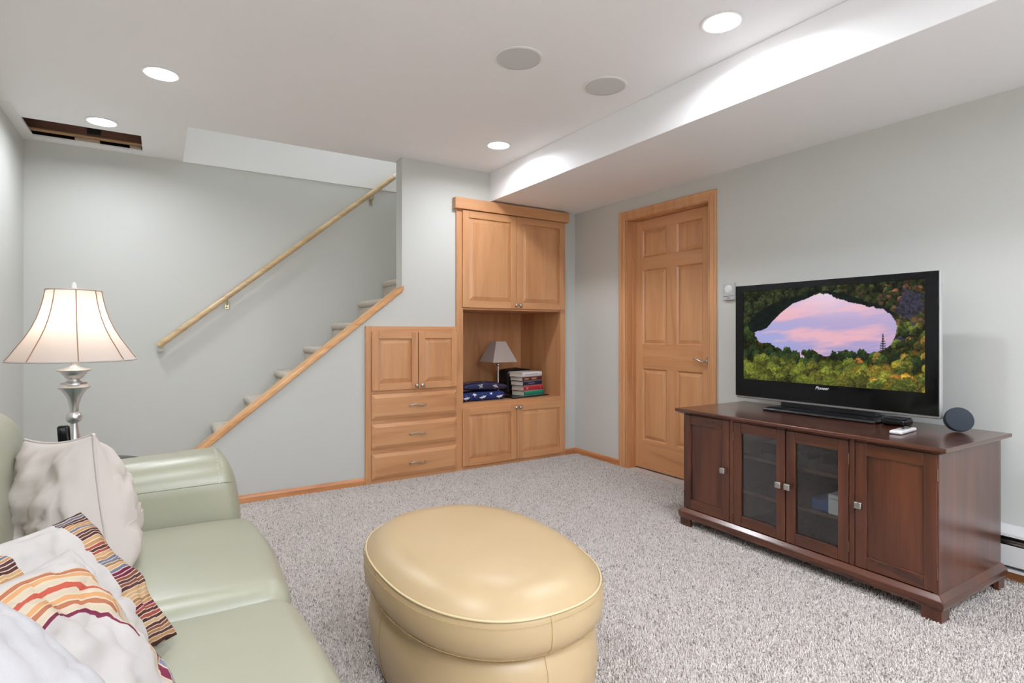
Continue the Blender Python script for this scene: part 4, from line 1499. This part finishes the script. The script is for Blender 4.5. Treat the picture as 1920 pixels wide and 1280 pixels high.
# ------------------------------------------------------------------ side table, table lamp, handset
TX, TY, TZ = -0.345, 3.02, 0.52
def side_table():
    r = thing('side_table', 'round glass side table behind the sofa arm', 'table', (TX, TY, 0.0))
    MB().lathe([(0.0, TZ - 0.010), (0.300, TZ - 0.010), (0.305, TZ - 0.005), (0.300, TZ), (0.0, TZ)], 56, (TX, TY, 0), cap=False).build('top', 'table_glass', r, smooth=40)
    MB().tube([(TX + 0.22 * math.cos(a), TY + 0.22 * math.sin(a), TZ - 0.018) for a in [2 * math.pi * k / 32 for k in range(32)]], 0.007, 8, closed=True).build('ring', 'nickel', r, smooth=60)
    for k in range(3):
        a = 2 * math.pi * k / 3 + 0.5
        MB().tube([(TX + 0.22 * math.cos(a), TY + 0.22 * math.sin(a), TZ - 0.018), (TX + 0.17 * math.cos(a), TY + 0.17 * math.sin(a), 0.25), (TX + 0.23 * math.cos(a), TY + 0.23 * math.sin(a), 0.0)], 0.009, 8).build('leg', 'nickel', r, smooth=60)
side_table()

def table_lamp():
    LX, LY = -0.315, 3.05
    r = thing('table_lamp', 'lit table lamp with silver turned base and cream bell shade', 'lamp', (LX, LY, TZ))
    def zz(y): return 1.11 - ((520 + y / 4.0) - 623.5) * 0.00232
    base = [(0.0, TZ), (0.074, TZ), (0.076, TZ + 0.008), (0.070, TZ + 0.016), (0.055, TZ + 0.026), (0.045, TZ + 0.034), (0.036, TZ + 0.06), (0.029, TZ + 0.09), (0.024, zz(1215)), (0.0185, zz(1160)), (0.0145, zz(1115)), (0.0135, zz(1092)), (0.016, zz(1088))]
    MB().lathe(base, 36, (LX, LY, 0), cap=False).build('foot', 'silver_lamp', r, smooth=35)
    ball = [(0.016, zz(1088)), (0.026, zz(1075)), (0.0295, zz(1048)), (0.026, zz(1020)), (0.015, zz(1006))]
    MB().lathe(ball, 36, (LX, LY, 0), cap=False).build('ball', 'silver_lamp', r, smooth=60)
    body = [(0.0155, zz(1006)), (0.0165, zz(980)), (0.0195, zz(940)), (0.026, zz(900)), (0.036, zz(866)), (0.047, zz(840)), (0.056, zz(828)), (0.059, zz(820)), (0.056, zz(814)), (0.047, zz(800)), (0.046, zz(790)), (0.047, zz(782)), (0.021, zz(772)), (0.021, zz(764)), (0.031, zz(752)), (0.036, zz(736)), (0.045, zz(718)), (0.047, zz(708)), (0.062, zz(698)), (0.064, zz(692)), (0.058, zz(686)), (0.03, zz(676)), (0.017, zz(665)), (0.013, zz(655)), (0.0125, zz(625)), (0.0, zz(625))]
    MB().lathe(body, 36, (LX, LY, 0), cap=False).build('stem', 'silver_lamp', r, smooth=35)
    MB().tube([(LX, LY, zz(625)), (LX, LY, 1.07)], 0.011, 12).build('socket', 'brass_dull', r, smooth=50)
    prof = [(0.226, zz(620)), (0.208, zz(575)), (0.190, zz(525)), (0.164, zz(455)), (0.142, zz(385)), (0.124, zz(310)), (0.111, zz(235)), (0.102, zz(165)), (0.096, zz(97))]
    # bell shade of eight slightly flattened gores
    K = 64
    v, f = [], []
    for rr, z in prof:
        for k in range(K):
            a = 2 * math.pi * k / K
            g = (a + 0.62) % (math.pi / 4) - math.pi / 8
            q = rr * (math.cos(math.pi / 8) / math.cos(g) * 0.45 + 0.55)
            v.append((LX + q * math.cos(a), LY + q * math.sin(a), z))
    for j in range(len(prof) - 1):
        for k in range(K):
            k2 = (k + 1) % K
            f.append((j * K + k, j * K + k2, (j + 1) * K + k2, (j + 1) * K + k))
    sh = MB().add(v, f).build('shade', 'shade_fabric', r, smooth=60)
    for k in range(8):
        a = -0.62 + math.pi / 4 * k
        MB().tube([(LX + (rr + 0.0012) * math.cos(a), LY + (rr + 0.0012) * math.sin(a), z) for rr, z in prof], 0.0018, 6).build('seam', 'shade_seam', sh, smooth=80)
    for (rr, z) in (prof[0], prof[-1]):
        MB().tube([(LX + rr * math.cos(2 * math.pi * k / 64), LY + rr * math.sin(2 * math.pi * k / 64), z) for k in range(64)], 0.0035, 8, closed=True).build('trim', 'cream_cotton', sh, smooth=80)
    zt = zz(95)
    for k in range(3):
        a = 2 * math.pi * k / 3
        MB().tube([(LX, LY, zt - 0.004), (LX + 0.094 * math.cos(a), LY + 0.094 * math.sin(a), zt - 0.004)], 0.0015, 6).build('spider', 'nickel', r)
    MB().lathe([(0.0, zt), (0.006, zt), (0.005, zt + 0.004), (0.010, zt + 0.010), (0.010, zt + 0.024), (0.006, zt + 0.032), (0.0, zt + 0.036)], 16, (LX, LY, 0), cap=False).build('finial', 'finial_glass', r, smooth=60)
    bz = 1.115
    emit('bulb_lit', (1.0, 0.86, 0.70, 1), 12.0)
    MB().lathe([(0.0, bz - 0.05), (0.013, bz - 0.045), (0.015, bz - 0.03), (0.030, bz), (0.028, bz + 0.018), (0.014, bz + 0.032), (0.0, bz + 0.035)], 20, (LX, LY, 0), cap=False).build('bulb', 'bulb_lit', r, smooth=60)
    l = bpy.data.lights.new('lamp_bulb_light', 'POINT')
    l.energy = LAMP_W
    l.color = (1.0, 0.92, 0.84)
    l.shadow_soft_size = 0.045
    o = bpy.data.objects.new('lamp_bulb_light', l)
    COL.objects.link(o)
    o.parent = r
    o.location = (0, 0, bz + 0.02 - TZ)
table_lamp()

def handset():
    loc = (-0.322, 2.885, TZ + 0.0005)
    r = thing('cordless_phone', 'black cordless phone handset standing before the table lamp', 'phone', loc)
    tilt = 0.16
    def fn(x, y, z):
        return (x - tilt * (z + 0.075) * 0.5, y + tilt * (z + 0.075), z)
    MB().rbox((0, 0, 0.0175), (0.036, 0.034, 0.017), 0.01, 3, 3).build('cradle', 'black_plastic', r, smooth=50, local=True)
    MB().rbox((0, -0.005, 0.118), (0.021, 0.012, 0.09), 0.010, 4, 4, fn).build('handset', 'black_gloss', r, smooth=50, local=True)
    for i in range(3):
        for j in range(2):
            z = 0.03 - 0.02 * i
            p = fn(-0.007 + 0.014 * j, -0.0125, z)
            MB().rbox((p[0], p[1] - 0.005, p[2] + 0.105), (0.0045, 0.0015, 0.005), 0.001, 2, 2).build('key', 'grey_plastic', r, local=True)
handset()

# ------------------------------------------------------------------ things in the niche
def star_outline(cx, cy, R, rot):
    return [(cx + (R if k % 2 == 0 else R * 0.40) * math.cos(rot + math.pi * k / 5), cy + (R if k % 2 == 0 else R * 0.40) * math.sin(rot + math.pi * k / 5)) for k in range(10)]

def flag_bundle(name, label, x0, x1, y0, y1, z0, z1, seed, stars, wrap, r=0.03):
    cx, cy, cz = 0.5 * (x0 + x1), 0.5 * (y0 + y1), 0.5 * (z0 + z1)
    hx, hy, hz = 0.5 * (x1 - x0), 0.5 * (y1 - y0), 0.5 * (z1 - z0)
    root = thing(name, label, 'flag', (cx, cy, z0))
    taper = 0.55 if wrap else 0.12
    def fn(x, y, z):
        u = x / hx
        k = 1 - taper * abs(u) ** 2.5
        if wrap:
            z = z * k
            z += 0.010 * (1 - u * u) - 0.010 - 0.006 * u
        elif z > 0:
            z = z * k
        if z > -hz * 0.6:
            z += 0.004 * mnoise.noise(Vector((x * 14 + seed, y * 14, z * 5)))
        return (x, y, max(z, -hz))
    MB().rbox((cx, cy, cz), (hx, hy, hz), r, 5, 14, fn).build('folded_cloth', 'flag_blue', root, smooth=60)
    for (face, su, sv, R, rot) in stars:
        m = MB()
        poly = star_outline(0, 0, R, rot)
        def place(px_, pv):
            X = su * hx + px_
            if face == 'front':
                zloc = max(-hz, min(hz, sv * hz + pv))
                a = fn(X, -hy, zloc)
                # follow the rounded front edge
                dz_ = max(0.0, abs(zloc) - (hz - r))
                back = r - math.sqrt(max(0.0, r * r - min(dz_, r) ** 2)) if r > 0 else 0
                return (cx + X, cy - hy + back - 0.0022, cz + a[2])
            Y = sv * hy + pv
            a = fn(X, Y, hz)
            return (cx + X, cy + Y, cz + a[2] + 0.0022)
        c0 = place(0, 0)
        v = [c0] + [place(*p) for p in poly]
        m.add(v, [(0, i + 1, (i + 1) % 10 + 1) for i in range(10)])
        m.build('star', 'star_white', root, fix=False)
    if wrap:
        def fw_(x, y, z):
            a = fn(x, y, z)
            return (a[0] * 1.02, a[1] * 1.02, a[2] + (0.005 if z > 0 else 0.0) + 0.003 * mnoise.noise(Vector((x * 30, y * 30, z * 30 + 9))))
        MB().rbox((cx, cy, cz), (hx, hy, hz), r, 5, 18, fw_).build('plastic_bag', 'plastic_wrap', root, smooth=60)
    return root
S0 = NZ0 + 0.0004
flag_bundle('folded_flag', 'folded navy blue star flag lying flat on the niche shelf', 2.072, 2.502, 4.02, 4.20, S0, S0 + 0.072, 1.0,
            [('front', -0.78, -0.35, 0.036, 0.4), ('front', -0.06, -0.30, 0.038, 0.5), ('front', 0.70, -0.3, 0.038, 0.45), ('front', -0.42, 0.62, 0.024, 0.9), ('front', 0.32, 0.66, 0.016, 0.3)], False, 0.033)
flag_bundle('folded_flag', 'folded star flag in a clear plastic bag, on top of the other flag', 2.10, 2.53, 4.035, 4.21, S0 + 0.082, S0 + 0.148, 5.0,
            [('front', -0.25, 0.35, 0.030, 0.5), ('front', 0.42, 0.25, 0.032, 0.7), ('top', 0.05, -0.3, 0.03, 0.2)], True, 0.031)

def niche_lamp():
    cx, cy = 2.604, 4.325
    r = thing('small_lamp', 'small unlit lamp with square grey shade in the niche', 'lamp', (cx, cy, S0))
    MB().lathe([(0.0, 0.0), (0.048, 0.0), (0.048, 0.008), (0.042, 0.014), (0.014, 0.02), (0.0105, 0.03), (0.0105, 0.265), (0.018, 0.272), (0.018, 0.284), (0.010, 0.292), (0.010, 0.312), (0.0, 0.314)], 24, (cx, cy, S0), cap=False).build('stem', 'nickel', r, smooth=35)
    z0, z1 = 0.846, 1.030
    def ring(h, z, t):
        return [(cx - h + t, cy - h + t, z), (cx + h - t, cy - h + t, z), (cx + h - t, cy + h - t, z), (cx - h + t, cy + h - t, z)]
    v = ring(0.127, z0, 0) + ring(0.050, z1, 0) + ring(0.127, z0, 0.003) + ring(0.050, z1, 0.003)
    f = []
    for k in range(4):
        k2 = (k + 1) % 4
        f += [(k, k2, 4 + k2, 4 + k), (8 + k2, 8 + k, 12 + k, 12 + k2), (k, 8 + k, 8 + k2, k2), (4 + k2, 12 + k2, 12 + k, 4 + k)]
    MB().add(v, f).build('shade', 'grey_linen', r, fix=False)
    MB().tube([(cx - 0.049, cy, z1 - 0.01), (cx + 0.049, cy, z1 - 0.01)], 0.0018, 6).build('spider', 'nickel', r)
    MB().tube([(cx, cy, S0 + 0.31), (cx, cy, z1 - 0.01)], 0.004, 8).build('harp', 'nickel', r)
niche_lamp()

def rot_local(a, x, y):
    return (x * math.cos(a) - y * math.sin(a), x * math.sin(a) + y * math.cos(a))
ANG = math.radians(10)
def black_board():
    a0 = (2.566, 3.995)
    t = thing('black_folder', 'thin black folder lying under the stack of books', 'folder', (a0[0], a0[1], S0), ANG)
    MB().box(0, 0.435, 0, 0.25, 0, 0.0065).build('cover', 'black_matte', t, local=True, bevel=0.002)
    MB().box(0.004, 0.431, 0.004, 0.248, 0.0066, 0.0075).build('flap', 'black_plastic', t, local=True)
black_board()

def book(label, x, y, z, ang, L, D, H, cover, lettering=None):
    """spine faces -y in its own frame"""
    t = thing('book', label, 'book', (x, y, z), ang, group='books stacked in the niche')
    c_ = 0.0026
    MB().box(0.004, L - 0.004, c_, D - 0.004, c_, H - c_).build('pages', 'page_paper', t, local=True)
    m = MB()
    m.box(0, L, 0.004, D, 0, c_)
    m.box(0, L, 0.004, D, H - c_, H)
    n = 7
    prof = [(0.004 - 0.005 * math.sin(math.pi * k / n), H * k / n) for k in range(n + 1)] + [(0.0065, H), (0.0065, 0)]
    m.prism(prof, 'x', 0, L)
    m.build('cover', cover, t, local=True, smooth=40)
    if lettering:
        for (u0, u1, w0, w1) in lettering[1]:
            MB().box(L * u0, L * u1, -0.0016, -0.0008, H * w0, H * w1).build('spine_print', lettering[0], t, local=True)
bz = S0 + 0.0082
for (label, dx, dy, da, L, D, H, cv_, let) in (
        ('green hardback book at the bottom of the stack', 0.0, 0.0, 0, 0.245, 0.168, 0.044, 'book_green', None),
        ('red hardback book second from the bottom of the stack', -0.002, 0.003, 1, 0.24, 0.165, 0.045, 'book_red', ('gilt', [(0.1, 0.2, 0.3, 0.7), (0.86, 0.9, 0.3, 0.7)])),
        ('navy hardback book in the middle of the stack', -0.008, 0.006, 1, 0.238, 0.165, 0.041, 'book_navy', ('grey_plastic', [(0.25, 0.6, 0.42, 0.56)])),
        ('maroon hardback book second from the top of the stack', -0.012, 0.008, 1, 0.24, 0.168, 0.038, 'book_maroon', ('gilt', [(0.08, 0.3, 0.35, 0.65), (0.45, 0.72, 0.3, 0.7)])),
        ('white hardback book on top of the stack', -0.016, 0.004, 2, 0.25, 0.172, 0.040, 'book_white', ('grey_plastic', [(0.12, 0.8, 0.45, 0.55)]))):
    book(label, 2.712 + dx, 4.052 + dy, bz, ANG + math.radians(da), L, D, H, cv_, let)
    bz += H + 0.0003

def black_case():
    t = thing('black_case', 'black soft case standing behind the books', 'case', (2.84, 4.40, S0))
    def fn(x, y, z):
        return (x, y, z + (0.012 * (1 - (x / 0.14) ** 2) if z > 0 else 0) + 0.004 * mnoise.noise(Vector((x * 18, y * 18, z * 18))) * (1 if z > 0 else 0))
    MB().rbox((2.84, 4.40, S0 + 0.112), (0.145, 0.085, 0.108), 0.03, 4, 6, fn).build('bag', 'black_matte', t, smooth=60)
    pts = [(2.78 + 0.12 * i / 12, 4.40, S0 + 0.222 + 0.012 * math.sin(math.pi * i / 12)) for i in range(13)]
    MB().tube(pts, 0.006, 8).build('strap', 'black_plastic', t, smooth=60)
black_case()
solo(MB().rbox((2.998, 4.24, S0 + 0.04), (0.026, 0.03, 0.0395), 0.02, 4, 3), 'red_pouch', 'red_cloth', 'small red pouch behind the right end of the books', 'pouch', (2.998, 4.24, S0), smooth=60)
